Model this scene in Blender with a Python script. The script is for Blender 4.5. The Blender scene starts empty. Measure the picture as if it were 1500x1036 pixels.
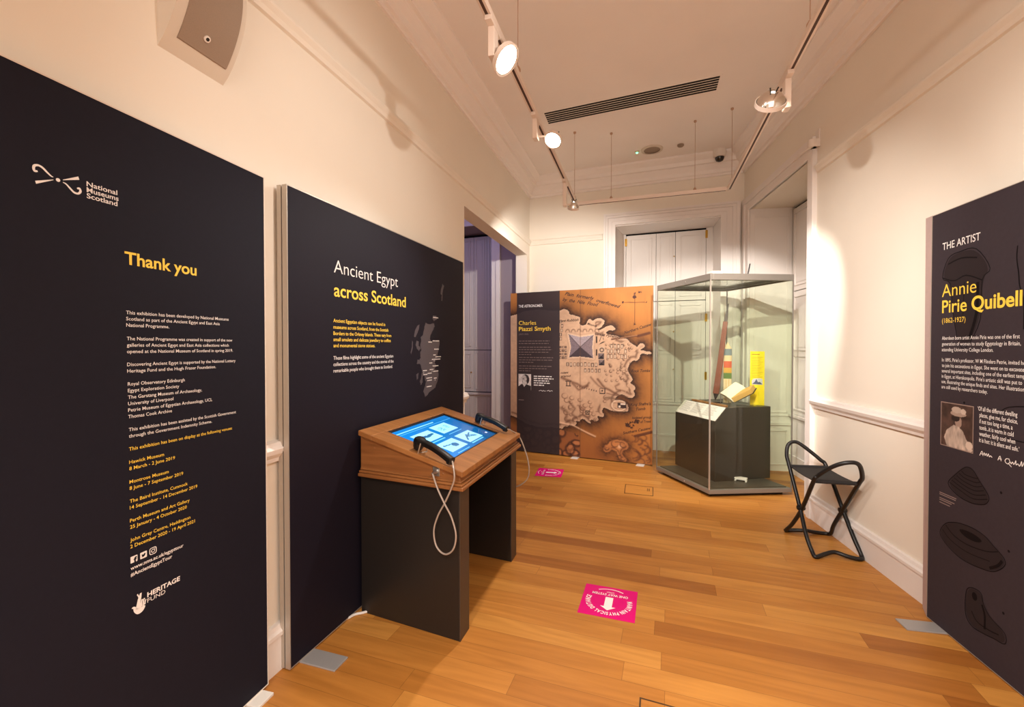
import bpy, bmesh, math, random
import numpy as np
from mathutils import Vector, Matrix

# ------------------------------------------------------------------ camera, world, exposure
scene = bpy.context.scene
C = scene.collection
FPX, VPX, HY, EYE = 650.0, 945.0, 508.0, 1.4          # focal length in pixels of the 1500 px wide frame
yaw = math.atan((VPX - 750) / FPX)
pitch = math.atan((518 - HY) / FPX)
cam_data = bpy.data.cameras.new('camera')
cam_data.sensor_width = 36.0
cam_data.sensor_fit = 'HORIZONTAL'
cam_data.lens = FPX / 1500 * 36.0
cam_data.clip_start = 0.05
cam = bpy.data.objects.new('camera', cam_data)
C.objects.link(cam)
cam.location = (0, 0, EYE)
cam.rotation_euler = (math.pi / 2 - pitch, 0, yaw)
scene.camera = cam

world = bpy.data.worlds.new('world')
scene.world = world
world.use_nodes = True
world.node_tree.nodes['Background'].inputs[0].default_value = (1.0, 0.90, 0.82, 1)
world.node_tree.nodes['Background'].inputs[1].default_value = 1.55

vs = scene.view_settings
vs.view_transform = 'Standard'
vs.look = 'None'
vs.exposure = 0.30
vs.gamma = 1.0
vs.use_curve_mapping = False

WARM = (1.0, 0.94, 0.87)


def add_spot(loc, target, power, angle=60, blend=0.6, col=WARM, radius=0.03, parent=None):
    l = bpy.data.lights.new('lamp_light', 'SPOT')
    l.energy = power; l.color = col; l.spot_size = math.radians(angle); l.spot_blend = blend; l.shadow_soft_size = radius
    o = bpy.data.objects.new('lamp_light', l)
    C.objects.link(o)
    o.location = loc
    o.rotation_euler = (Vector(target) - Vector(loc)).to_track_quat('-Z', 'Y').to_euler()
    return o


# out-of-view spots along the two track runs; some are added fill
add_spot((0.75, 1.25, 2.80), (-1.5, 2.0, 2.1), 85, 62, 1.0)
add_spot((0.75, 0.3, 2.80), (-1.5, 1.1, 0.9), 40, 60, 1.0)
add_spot((-0.69, 1.36, 2.84), (1.29, 4.05, 1.50), 250, 50, 1.0)
add_spot((-0.68, 0.4, 2.80), (1.5, 2.1, 1.2), 120, 80, 0.9)  # added fill spot toward the right panel
add_spot((-0.68, -0.5, 2.80), (0.7, 2.2, 0.0), 120, 90, 0.9)  # added fill spot, brightens the foreground floor
add_spot((0.75, -0.8, 2.80), (0.2, -0.2, 0.0), 260, 100, 0.9)  # added downlight; its bounce off the floor brightens the ceiling
add_spot((-0.68, -1.4, 2.80), (0.0, -0.9, 0.0), 260, 100, 0.9)  # second added downlight for floor bounce behind the camera
# cool lamp of the next room beyond the opening in the left wall
l = bpy.data.lights.new('next_room_light', 'AREA'); l.energy = 7; l.size = 0.9; l.color = (0.5, 0.48, 1.0)
o = bpy.data.objects.new('next_room_light', l); C.objects.link(o); o.location = (-2.9, 4.2, 3.2)
o.rotation_euler = (Vector((-2.4, 6.5, 2.2)) - Vector(o.location)).to_track_quat('-Z', 'Y').to_euler()

# ------------------------------------------------------------------ colour and material helpers


def lin(c):
    c = c / 255.0
    return c / 12.92 if c <= 0.04045 else ((c + 0.055) / 1.055) ** 2.4


def rgb(r, g, b):
    return (lin(r), lin(g), lin(b), 1.0)


def mat(name, col, rough=0.5, metal=0.0, spec=0.5, noise=0.0, nscale=20.0, bump=0.0, bscale=200.0, emit=0.0, coat=0.0):
    m = bpy.data.materials.new(name)
    m.use_nodes = True
    nt = m.node_tree
    b = nt.nodes['Principled BSDF']
    b.inputs['Base Color'].default_value = col
    b.inputs['Roughness'].default_value = rough
    b.inputs['Metallic'].default_value = metal
    b.inputs['Specular IOR Level'].default_value = spec
    if coat:
        b.inputs['Coat Weight'].default_value = coat
    if emit:
        b.inputs['Emission Color'].default_value = col
        b.inputs['Emission Strength'].default_value = emit
    if noise or bump:
        tc = nt.nodes.new('ShaderNodeTexCoord')
    if noise:
        n = nt.nodes.new('ShaderNodeTexNoise'); n.inputs['Scale'].default_value = nscale; n.inputs['Detail'].default_value = 4
        r = nt.nodes.new('ShaderNodeValToRGB')
        r.color_ramp.elements[0].position = 0.3; r.color_ramp.elements[1].position = 0.7
        r.color_ramp.elements[0].color = tuple(c * (1 - noise) for c in col[:3]) + (1,)
        r.color_ramp.elements[1].color = tuple(min(1, c * (1 + noise)) for c in col[:3]) + (1,)
        nt.links.new(tc.outputs['Object'], n.inputs['Vector'])
        nt.links.new(n.outputs['Fac'], r.inputs[0])
        nt.links.new(r.outputs[0], b.inputs['Base Color'])
    if bump:
        n2 = nt.nodes.new('ShaderNodeTexNoise'); n2.inputs['Scale'].default_value = bscale
        bp = nt.nodes.new('ShaderNodeBump'); bp.inputs['Strength'].default_value = bump; bp.inputs['Distance'].default_value = 0.002
        nt.links.new(tc.outputs['Object'], n2.inputs['Vector'])
        nt.links.new(n2.outputs['Fac'], bp.inputs['Height'])
        nt.links.new(bp.outputs[0], b.inputs['Normal'])
    return m


def mat_attr(name, rough=0.6, emit=0.0, spec=0.4):
    m = bpy.data.materials.new(name)
    m.use_nodes = True
    nt = m.node_tree
    b = nt.nodes['Principled BSDF']
    a = nt.nodes.new('ShaderNodeAttribute'); a.attribute_name = 'ink'
    nt.links.new(a.outputs['Color'], b.inputs['Base Color'])
    b.inputs['Roughness'].default_value = rough
    b.inputs['Specular IOR Level'].default_value = spec
    if emit:
        nt.links.new(a.outputs['Color'], b.inputs['Emission Color'])
        b.inputs['Emission Strength'].default_value = emit
    return m


def wood(name, c0, c1, c2, scale=(1.5, 30, 30), rough=0.4):
    """grain along local x"""
    m = bpy.data.materials.new(name)
    m.use_nodes = True
    nt = m.node_tree
    b = nt.nodes['Principled BSDF']
    tc = nt.nodes.new('ShaderNodeTexCoord'); mp = nt.nodes.new('ShaderNodeMapping')
    mp.inputs['Scale'].default_value = scale
    n = nt.nodes.new('ShaderNodeTexNoise'); n.inputs['Scale'].default_value = 1.0; n.inputs['Detail'].default_value = 6; n.inputs['Distortion'].default_value = 0.6
    r = nt.nodes.new('ShaderNodeValToRGB')
    e = r.color_ramp.elements
    e[0].position = 0.25; e[0].color = c0
    e[1].position = 0.75; e[1].color = c2
    k = e.new(0.5); k.color = c1
    nt.links.new(tc.outputs['Object'], mp.inputs[0]); nt.links.new(mp.outputs[0], n.inputs['Vector'])
    nt.links.new(n.outputs['Fac'], r.inputs[0]); nt.links.new(r.outputs[0], b.inputs['Base Color'])
    b.inputs['Roughness'].default_value = rough
    return m


def floor_material():
    m = bpy.data.materials.new('oak_floor')
    m.use_nodes = True
    nt = m.node_tree; N = nt.nodes; L = nt.links
    b = N['Principled BSDF']
    tc = N.new('ShaderNodeTexCoord')
    mp = N.new('ShaderNodeMapping'); mp.inputs['Rotation'].default_value = (0, 0, math.radians(3.0))
    L.new(tc.outputs['Object'], mp.inputs[0])
    sp = N.new('ShaderNodeSeparateXYZ'); L.new(mp.outputs[0], sp.inputs[0])

    def math_(op, a, bb=None, clamp=False):
        n = N.new('ShaderNodeMath'); n.operation = op; n.use_clamp = clamp
        for i, v in enumerate((a, bb)):
            if v is None: continue
            if isinstance(v, (int, float)): n.inputs[i].default_value = v
            else: L.new(v, n.inputs[i])
        return n.outputs[0]
    W, LEN = 0.118, 1.25
    yv = math_('DIVIDE', sp.outputs['Y'], W)
    row = math_('FLOOR', yv)
    wn = N.new('ShaderNodeTexWhiteNoise'); wn.noise_dimensions = '1D'; L.new(row, wn.inputs['W'])
    off = math_('MULTIPLY', wn.outputs['Value'], 7.3)
    xv = math_('ADD', math_('DIVIDE', sp.outputs['X'], LEN), off)
    col = math_('FLOOR', xv)
    cb = N.new('ShaderNodeCombineXYZ'); L.new(row, cb.inputs[0]); L.new(col, cb.inputs[1])
    wn2 = N.new('ShaderNodeTexWhiteNoise'); wn2.noise_dimensions = '2D'; L.new(cb.outputs[0], wn2.inputs['Vector'])
    ramp = N.new('ShaderNodeValToRGB')
    e = ramp.color_ramp.elements
    e[0].position = 0.0; e[0].color = FLOOR_COLS[0]
    e[1].position = 1.0; e[1].color = FLOOR_COLS[3]
    k = e.new(0.18); k.color = FLOOR_COLS[1]
    k = e.new(0.6); k.color = FLOOR_COLS[2]
    L.new(wn2.outputs['Value'], ramp.inputs[0])
    # grain: stretched along the plank, shifted per plank
    shift = N.new('ShaderNodeVectorMath'); shift.operation = 'MULTIPLY_ADD'
    L.new(wn2.outputs['Color'], shift.inputs[0]); shift.inputs[1].default_value = (13, 17, 5); L.new(mp.outputs[0], shift.inputs[2])
    st = N.new('ShaderNodeMapping'); st.inputs['Scale'].default_value = (1.6, 22, 1); L.new(shift.outputs[0], st.inputs[0])
    g = N.new('ShaderNodeTexNoise'); g.inputs['Scale'].default_value = 1.0; g.inputs['Detail'].default_value = 7; g.inputs['Roughness'].default_value = 0.62
    g.inputs['Distortion'].default_value = 0.5
    L.new(st.outputs[0], g.inputs['Vector'])
    st2 = N.new('ShaderNodeMapping'); st2.inputs['Scale'].default_value = (0.55, 5.0, 1); L.new(shift.outputs[0], st2.inputs[0])
    nz = N.new('ShaderNodeTexNoise'); nz.inputs['Scale'].default_value = 1.0; nz.inputs['Detail'].default_value = 1.5
    L.new(st2.outputs[0], nz.inputs['Vector'])
    ring = math_('SINE', math_('MULTIPLY', nz.outputs['Fac'], 62.0))
    gm = math_('ADD', math_('MULTIPLY', g.outputs['Fac'], 0.56), math_('MULTIPLY', ring, 0.048))
    val = math_('ADD', gm, 0.71)
    mx = N.new('ShaderNodeMix'); mx.data_type = 'RGBA'; mx.blend_type = 'MULTIPLY'; mx.inputs[0].default_value = 1.0
    cv = N.new('ShaderNodeCombineXYZ')
    L.new(val, cv.inputs[0]); L.new(math_('POWER', val, 1.25), cv.inputs[1]); L.new(math_('POWER', val, 1.6), cv.inputs[2])
    L.new(ramp.outputs[0], mx.inputs[6]); L.new(cv.outputs[0], mx.inputs[7])
    # fine joints
    fy = math_('FRACT', yv); fx = math_('FRACT', xv)
    jy = math_('LESS_THAN', math_('MINIMUM', fy, math_('SUBTRACT', 1.0, fy)), 0.010)
    jx = math_('LESS_THAN', math_('MINIMUM', fx, math_('SUBTRACT', 1.0, fx)), 0.0010)
    j = math_('MULTIPLY', math_('MAXIMUM', jy, jx), 0.42)
    mj = N.new('ShaderNodeMix'); mj.data_type = 'RGBA'; L.new(j, mj.inputs[0]); L.new(mx.outputs[2], mj.inputs[6])
    mj.inputs[7].default_value = rgb(70, 38, 18)
    L.new(mj.outputs[2], b.inputs['Base Color'])
    b.inputs['Roughness'].default_value = 0.42
    b.inputs['Specular IOR Level'].default_value = 0.32
    return m


FLOOR_COLS = [rgb(152, 91, 36), rgb(174, 112, 47), rgb(184, 121, 53), rgb(196, 135, 63)]


def glass_material(name, tint, gloss=0.9):
    m = bpy.data.materials.new(name)
    m.use_nodes = True
    nt = m.node_tree; N = nt.nodes; L = nt.links
    N.remove(N['Principled BSDF'])
    t = N.new('ShaderNodeBsdfTransparent'); t.inputs[0].default_value = tint
    g = N.new('ShaderNodeBsdfGlossy'); g.inputs['Roughness'].default_value = 0.02; g.inputs[0].default_value = (gloss, gloss, gloss, 1)
    w = N.new('ShaderNodeLayerWeight'); w.inputs[0].default_value = 0.5
    pw = N.new('ShaderNodeMath'); pw.operation = 'POWER'; pw.inputs[1].default_value = 4.0
    L.new(w.outputs['Facing'], pw.inputs[0])
    f = N.new('ShaderNodeMath'); f.operation = 'MULTIPLY_ADD'; f.inputs[1].default_value = 0.55; f.inputs[2].default_value = 0.022
    L.new(pw.outputs[0], f.inputs[0])
    x = N.new('ShaderNodeMixShader')
    L.new(f.outputs[0], x.inputs[0]); L.new(t.outputs[0], x.inputs[1]); L.new(g.outputs[0], x.inputs[2])
    L.new(x.outputs[0], N['Material Output'].inputs[0])
    return m


M = {}
M['wall'] = mat('cream_wall_paint', (0.83, 0.755, 0.65, 1), 0.75, noise=0.02, nscale=1.5, bump=0.05, bscale=90)
M['ceiling'] = mat('ceiling_paint', (0.90, 0.83, 0.78, 1), 0.85, noise=0.02, nscale=2)
M['trim'] = mat('white_trim_paint', (0.82, 0.755, 0.71, 1), 0.45, noise=0.015, nscale=3)
M['shutter'] = mat('shutter_paint', (0.80, 0.735, 0.685, 1), 0.5, noise=0.015, nscale=3)
M['gap'] = mat('gap_shade', rgb(14, 10, 9), 0.9)  # near-black stands in for the shade inside vent slots and shutter gaps
M['floor'] = floor_material()
M['brass'] = mat('brass', rgb(196, 150, 62), 0.35, metal=0.9)
M['banner'] = mat('charcoal_fabric', rgb(27, 26, 36), 0.7, spec=0.14, noise=0.05, nscale=60, bump=0.08, bscale=700)
M['banner_dark'] = mat('aubergine_fabric', rgb(26, 22, 33), 0.65, spec=0.16, noise=0.05, nscale=60, bump=0.08, bscale=700)
M['brown_fabric'] = mat('brown_charcoal_fabric', rgb(56, 48, 53), 0.7, spec=0.16, noise=0.05, nscale=60, bump=0.08, bscale=700)
M['alu'] = mat('aluminium', rgb(188, 178, 166), 0.38, metal=0.55)
M['alu_white'] = mat('pale_frame', rgb(226, 214, 200), 0.5)
M['mauve_trim'] = mat('mauve_grey_edge', rgb(176, 152, 146), 0.6, noise=0.03, nscale=40)
M['foot'] = mat('grey_steel_foot', rgb(172, 168, 166), 0.42, metal=0.3)
M['foot_white'] = mat('pale_steel_foot', rgb(222, 214, 204), 0.45)
M['ink_white'] = mat('white_ink', rgb(236, 230, 226), 0.6)
M['ink_yellow'] = mat('yellow_ink', rgb(248, 208, 72), 0.6)
M['ink_grey'] = mat('grey_ink', rgb(78, 70, 76), 0.6)
M['ink_faint'] = mat('faint_brown_ink', rgb(130, 112, 108), 0.6)
M['ink_dark'] = mat('dark_drawing_ink', rgb(20, 15, 17), 0.7, spec=0.1)
M['ink_mid'] = mat('dull_drawing_ink', rgb(43, 35, 37), 0.7, spec=0.14)
M['ink_black'] = mat('black_map_ink', rgb(52, 28, 22), 0.65)
M['kiosk_oak'] = wood('honey_oak', rgb(128, 80, 42), rgb(150, 96, 52), rgb(166, 110, 62), (3, 3, 40), 0.38)
M['kiosk_oak_top'] = wood('honey_oak_top', rgb(140, 90, 48), rgb(162, 107, 58), rgb(178, 122, 70), (3, 40, 3), 0.36)
M['kiosk_black'] = mat('black_laminate', rgb(36, 31, 28), 0.36, spec=0.5, noise=0.04, nscale=30)
M['kiosk_edge'] = mat('brown_leg_edge', rgb(70, 56, 44), 0.5)
M['black_plastic'] = mat('black_plastic', rgb(22, 20, 20), 0.35)
M['steel'] = mat('brushed_steel', rgb(190, 186, 180), 0.3, metal=0.85)
M['cable_grey'] = mat('grey_cable', rgb(186, 172, 160), 0.35, metal=0.3)
M['cable_white'] = mat('white_cable', rgb(226, 220, 214), 0.5)
M['screen'] = mat_attr('kiosk_screen', 0.12, 0.85, 0.5)
M['print'] = mat_attr('printed_fabric', 0.62)
M['glass'] = glass_material('case_glass', (0.962, 0.983, 0.943, 1))
M['case_metal'] = mat('case_bronze_grey_metal', rgb(138, 130, 121), 0.42, metal=0.3)
M['case_dark'] = mat('case_dark_deck', rgb(72, 66, 58), 0.45)
M['case_black'] = mat('case_plinth_black', rgb(18, 15, 14), 0.5)
M['plinth'] = mat('dark_olive_plinth', rgb(54, 48, 42), 0.42)
M['paper'] = mat('white_label_paper', rgb(238, 228, 222), 0.55)
M['yellow'] = mat('yellow_label', rgb(250, 214, 10), 0.5)
M['pages'] = mat('book_pages', rgb(240, 226, 196), 0.7, noise=0.03, nscale=60)
M['page_edge'] = mat('book_page_edge', rgb(214, 168, 92), 0.7, noise=0.1, nscale=120)
M['book_cover'] = mat('dark_book_cover', rgb(72, 66, 48), 0.6)
M['acrylic'] = glass_material('clear_acrylic', (0.975, 0.98, 0.97, 1))
M['mahogany'] = wood('mahogany', rgb(92, 46, 32), rgb(116, 62, 44), rgb(134, 76, 54), (20, 20, 2), 0.35)
M['ruler'] = wood('boxwood', rgb(126, 84, 48), rgb(156, 108, 64), rgb(172, 122, 76), (4, 30, 30), 0.4)
M['dark_metal'] = mat('dark_tip_metal', rgb(58, 48, 44), 0.35, metal=0.6)
M['fixture'] = mat('white_track_paint', rgb(232, 214, 200), 0.45)
M['wire'] = mat('suspension_wire', rgb(186, 150, 124), 0.5)
M['slot'] = mat('track_slot', rgb(74, 48, 32), 0.7)
M['chrome'] = mat('chrome_reflector', rgb(225, 220, 214), 0.12, metal=1.0)
M['glow'] = mat('lamp_glow', (1.0, 0.90, 0.76, 1), 0.5, emit=14.0)
M['white_plastic'] = mat('white_plastic', rgb(228, 218, 208), 0.45)
M['grille'] = mat('taupe_grille', rgb(150, 130, 112), 0.7, noise=0.06, nscale=400)
M['cream_plastic'] = mat('cream_plastic', rgb(216, 204, 188), 0.5)
M['green_led'] = mat('green_led', (0.1, 1.0, 0.35, 1), 0.5, emit=6.0)
M['dome'] = mat('smoked_dome', rgb(30, 24, 24), 0.08, coat=0.5)
M['magenta'] = mat('magenta_vinyl', rgb(222, 0, 118), 0.5, spec=0.2)
M['sticker_white'] = mat('white_vinyl', rgb(250, 246, 244), 0.35)
M['box_trim'] = mat('floor_box_trim', rgb(84, 58, 34), 0.45, metal=0.4)
M['stool'] = mat('black_powder_coat', rgb(20, 18, 18), 0.38, spec=0.5)
M['seat'] = mat('black_seat_fabric', rgb(36, 33, 34), 0.75, bump=0.2, bscale=900)
M['grey_wall'] = mat('mauve_grey_paint', rgb(150, 136, 142), 0.7)
for nm, c in (('stripe_blue', (124, 138, 142)), ('stripe_cream', (232, 208, 160)), ('stripe_red', (214, 92, 52)), ('stripe_ochre', (216, 164, 62)), ('stripe_green', (92, 122, 48))):
    M[nm] = mat(nm, rgb(*c), 0.5)

# ------------------------------------------------------------------ mesh helpers


class MB:
    """collects shapes; build() links them as one mesh object"""

    def __init__(self):
        self.v = []; self.f = []; self.mi = []; self.sm = []

    def add(self, vs, fs, mi=0, smooth=False):
        o = len(self.v)
        self.v += [tuple(map(float, p)) for p in vs]
        for f in fs:
            self.f.append(tuple(i + o for i in f)); self.mi.append(mi); self.sm.append(smooth)
        return self

    def hexa(self, a, b, mi=0):
        """a, b: two quads (bottom, top) of four points"""
        return self.add(list(a) + list(b), [(3, 2, 1, 0), (4, 5, 6, 7), (0, 1, 5, 4), (1, 2, 6, 5), (2, 3, 7, 6), (3, 0, 4, 7)], mi)

    def box(self, x0, x1, y0, y1, z0, z1, T=None, mi=0):
        q = [(x0, y0), (x1, y0), (x1, y1), (x0, y1)]
        a = [(x, y, z0) for x, y in q]; b = [(x, y, z1) for x, y in q]
        if T: a = [T(*p) for p in a]; b = [T(*p) for p in b]
        return self.hexa(a, b, mi)

    def prism(self, poly, z0, z1, T=None, mi=0):
        n = len(poly)
        a = [(x, y, z0) for x, y in poly]; b = [(x, y, z1) for x, y in poly]
        if T: a = [T(*p) for p in a]; b = [T(*p) for p in b]
        fs = [tuple(range(n - 1, -1, -1)), tuple(range(n, 2 * n))] + [(i, (i + 1) % n, n + (i + 1) % n, n + i) for i in range(n)]
        return self.add(a + b, fs, mi)

    def quad(self, a, b, c, d, mi=0):
        return self.add([a, b, c, d], [(0, 1, 2, 3)], mi)

    def tube(self, pts, r, seg=8, closed=False, mi=0):
        P = [Vector(p) for p in pts]; n = len(P)
        rr = r if isinstance(r, (list, tuple)) else [r] * n
        vs = []; up = None
        for i in range(n):
            if closed: t = P[(i + 1) % n] - P[i - 1]
            else: t = P[min(i + 1, n - 1)] - P[max(i - 1, 0)]
            t = t.normalized() if t.length > 1e-9 else Vector((0, 0, 1))
            if up is None:
                up = Vector((0, 0, 1)) if abs(t.z) < 0.9 else Vector((1, 0, 0))
            up = up - t * up.dot(t)
            if up.length < 1e-6: up = t.orthogonal()
            up.normalize(); sd = t.cross(up)
            for k in range(seg):
                a = 2 * math.pi * k / seg
                vs.append(P[i] + (up * math.cos(a) + sd * math.sin(a)) * rr[i])
        fs = []
        for i in range(n if closed else n - 1):
            j = (i + 1) % n
            for k in range(seg):
                k2 = (k + 1) % seg
                fs.append((i * seg + k, i * seg + k2, j * seg + k2, j * seg + k))
        if not closed:
            fs.append(tuple(range(seg - 1, -1, -1))); fs.append(tuple(range((n - 1) * seg, n * seg)))
        return self.add(vs, fs, mi, True)

    def lathe(self, prof, origin, axis=(0, 0, 1), seg=24, mi=0, cap=True):
        ax = Vector(axis).normalized(); u = ax.orthogonal().normalized(); w = ax.cross(u); o = Vector(origin)
        vs = []
        for r, h in prof:
            for k in range(seg):
                a = 2 * math.pi * k / seg
                vs.append(o + ax * h + (u * math.cos(a) + w * math.sin(a)) * r)
        fs = []
        for i in range(len(prof) - 1):
            for k in range(seg):
                k2 = (k + 1) % seg
                fs.append((i * seg + k, i * seg + k2, (i + 1) * seg + k2, (i + 1) * seg + k))
        if cap:
            fs.append(tuple(range(seg - 1, -1, -1))); fs.append(tuple(range((len(prof) - 1) * seg, len(prof) * seg)))
        return self.add(vs, fs, mi, True)

    def build(self, name, mats, parent=None, bevel=0.0, normals=True):
        me = bpy.data.meshes.new(name)
        me.from_pydata(self.v, [], self.f)
        for m in (mats if isinstance(mats, (list, tuple)) else [mats]):
            me.materials.append(m)
        me.polygons.foreach_set('material_index', self.mi)
        me.polygons.foreach_set('use_smooth', self.sm)
        if normals:
            bm = bmesh.new(); bm.from_mesh(me); bmesh.ops.recalc_face_normals(bm, faces=bm.faces[:]); bm.to_mesh(me); bm.free()
        me.update()
        o = bpy.data.objects.new(name, me)
        C.objects.link(o)
        if any(self.sm):
            md = o.modifiers.new('edges', 'EDGE_SPLIT'); md.split_angle = math.radians(40)
        if bevel:
            md = o.modifiers.new('bevel', 'BEVEL'); md.width = bevel; md.segments = 2; md.limit_method = 'ANGLE'
        if parent: adopt(o, parent)
        return o


def adopt(o, parent):
    """parent keeping world placement (parents are only translated)"""
    o.parent = parent
    base = Vector((0, 0, 0)); p = parent
    while p: base += p.location; p = p.parent
    o.location = Vector(o.location) - base


def thing(name, label, cat, loc, group=None):
    o = bpy.data.objects.new(name, None); C.objects.link(o)
    o.empty_display_size = 0.1
    o.location = loc; o['label'] = label; o['category'] = cat
    if group: o['group'] = group
    return o


def tag(o, label, cat, group=None):
    o['label'] = label; o['category'] = cat
    if group: o['group'] = group
    return o


def struct(o, label=None, cat=None):
    o['kind'] = 'structure'
    if label: o['label'] = label
    if cat: o['category'] = cat
    return o


def smooth(pts, n=8, closed=False):
    """Catmull-Rom through the points"""
    P = [Vector(p) for p in pts]; out = []; m = len(P)
    for i in range(m if closed else m - 1):
        if closed: a, b, c, d = P[i - 1], P[i], P[(i + 1) % m], P[(i + 2) % m]
        else: a, b, c, d = P[max(i - 1, 0)], P[i], P[i + 1], P[min(i + 2, m - 1)]
        for k in range(n):
            t = k / n
            out.append(0.5 * ((2 * b) + (c - a) * t + (2 * a - 5 * b + 4 * c - d) * t * t + (3 * b - a - 3 * c + d) * t ** 3))
    if not closed: out.append(P[-1])
    return out


def fillet(pts, r, n=5, closed=True):
    """polyline with rounded corners"""
    P = [Vector(p) for p in pts]; m = len(P); out = []
    for i in range(m):
        if not closed and i in (0, m - 1):
            out.append(P[i]); continue
        a, b, c = P[i - 1], P[i], P[(i + 1) % m]
        ra = min(r, (a - b).length * .45, (c - b).length * .45)
        p = b + (a - b).normalized() * ra; q = b + (c - b).normalized() * ra
        for k in range(n + 1):
            t = k / n
            out.append(p * (1 - t) ** 2 + b * 2 * t * (1 - t) + q * t * t)
    return out


# ------------------------------------------------------------------ lettering
_font_cache = {}


def glyphs(body, weight=0.0, shear=0.0, res=2):
    key = (body, weight, shear, res)
    if key in _font_cache: return _font_cache[key]
    cu = bpy.data.curves.new('lettering', 'FONT')
    cu.body = body; cu.size = 1.0; cu.offset = weight; cu.shear = shear; cu.resolution_u = res
    cu.fill_mode = 'FRONT'
    o = bpy.data.objects.new('lettering', cu); C.objects.link(o)
    bpy.context.view_layer.update()
    dg = bpy.context.evaluated_depsgraph_get()
    me = bpy.data.meshes.new_from_object(o.evaluated_get(dg))
    vs = np.array([v.co[:] for v in me.vertices]) if len(me.vertices) else np.zeros((0, 3))
    fs = [tuple(p.vertices) for p in me.polygons]
    bpy.data.objects.remove(o); bpy.data.curves.remove(cu); bpy.data.meshes.remove(me)
    _font_cache[key] = (vs, fs)
    return vs, fs


class Face:
    """a vertical (or any) plane: origin, right direction, up direction; P(s, z, h) gives the point h in front of it"""

    def __init__(self, o, d, up=(0, 0, 1)):
        self.o = Vector(o); self.d = Vector(d).normalized(); self.u = Vector(up).normalized(); self.n = self.d.cross(self.u).normalized()

    def P(self, s, z, h=0.0):
        return self.o + self.d * s + self.u * z + self.n * h


def put_text(mb, F, body, s, z, w, size, weight=0.0, shear=0.0, h=0.001, ang=0.0, xs=None, res=2, mi=0):
    vs, fs = glyphs(body, weight, shear, res)
    if not len(vs): return 1
    x0, x1 = vs[:, 0].min(), vs[:, 0].max()
    sx = xs * size if xs else (w / (x1 - x0))
    ca, sa = math.cos(ang), math.sin(ang)
    out = []
    for p in vs:
        x, y = (p[0] - x0) * sx, p[1] * size
        out.append(F.P(s + x * ca - y * sa, z + x * sa + y * ca, h))
    mb.add(out, fs, mi)
    return sx / size


def text_block(name, F, rows, size, material, parent, weight=0.0, shear=0.0, h=0.001, res=2):
    mb = MB(); xs = None
    for body, s, z, w in rows:
        r = put_text(mb, F, body, s, z, w, size, weight, shear, h, xs=None if w else xs, res=res)
        if w: xs = r
    return mb.build(name, material, parent, normals=False)


def flat(mb, F, pts, h=0.001, mi=0):
    mb.add([F.P(s, z, h) for s, z in pts], [tuple(range(len(pts)))], mi)


def stroke(mb, F, pts, w, h=0.001, n=4, closed=False, mi=0):
    """a drawn line of width w (number or list) on the face"""
    P = smooth([(a, b, 0) for a, b in pts], n, closed)
    m = len(P)
    ww = [w] * m if isinstance(w, (int, float)) else list(np.interp(np.linspace(0, 1, m), np.linspace(0, 1, len(w)), w))
    vs = []
    for i in range(m):
        t = (P[(i + 1) % m] - P[i - 1]) if closed else (P[min(i + 1, m - 1)] - P[max(i - 1, 0)])
        if t.length < 1e-9: t = Vector((1, 0, 0))
        t.normalize(); nn = Vector((-t.y, t.x, 0)) * ww[i] * .5
        for q in (P[i] + nn, P[i] - nn): vs.append(F.P(q.x, q.y, h))
    k = m if closed else m - 1
    mb.add(vs, [(2 * i, 2 * i + 1, 2 * ((i + 1) % m) + 1, 2 * ((i + 1) % m)) for i in range(k)], mi)


def disc(mb, F, s, z, r, h=0.001, n=20, ry=None, mi=0):
    flat(mb, F, [(s + r * math.cos(2 * math.pi * k / n), z + (ry or r) * math.sin(2 * math.pi * k / n)) for k in range(n)], h, mi)


def raster(name, F, s0, s1, z0, z1, nx, ny, fn, material, parent=None, h=0.0008):
    """printed picture: a fine grid whose points carry ink colours (sRGB 0..255 from fn)"""
    S, Z = np.meshgrid(np.linspace(s0, s1, nx), np.linspace(z0, z1, ny))
    col = np.clip(fn(S, Z), 0, 255) / 255.0
    colr = np.where(col <= 0.04045, col / 12.92, ((col + 0.055) / 1.055) ** 2.4)
    o = np.array(F.P(0, 0, h)); d = np.array(F.d); u = np.array(F.u)
    V = o + S[..., None] * d + Z[..., None] * u
    idx = np.arange(nx * ny).reshape(ny, nx)
    Q = np.stack([idx[:-1, :-1], idx[:-1, 1:], idx[1:, 1:], idx[1:, :-1]], -1).reshape(-1, 4)
    me = bpy.data.meshes.new(name)
    me.from_pydata(V.reshape(-1, 3).tolist(), [], Q.tolist())
    a = me.color_attributes.new('ink', 'FLOAT_COLOR', 'POINT')
    a.data.foreach_set('color', np.concatenate([colr.reshape(-1, 3), np.ones((nx * ny, 1))], 1).astype(np.float32).ravel())
    me.materials.append(material)
    ob = bpy.data.objects.new(name, me); C.objects.link(ob)
    if parent: adopt(ob, parent)
    return ob


# numpy picture helpers
def inpoly(S, Z, poly):
    r = np.zeros(S.shape, bool); n = len(poly)
    for i in range(n):
        x0, y0 = poly[i]; x1, y1 = poly[(i + 1) % n]
        if y0 == y1: continue
        c = ((y0 > Z) != (y1 > Z)) & (S < (x1 - x0) * (Z - y0) / (y1 - y0) + x0)
        r ^= c
    return r


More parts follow.
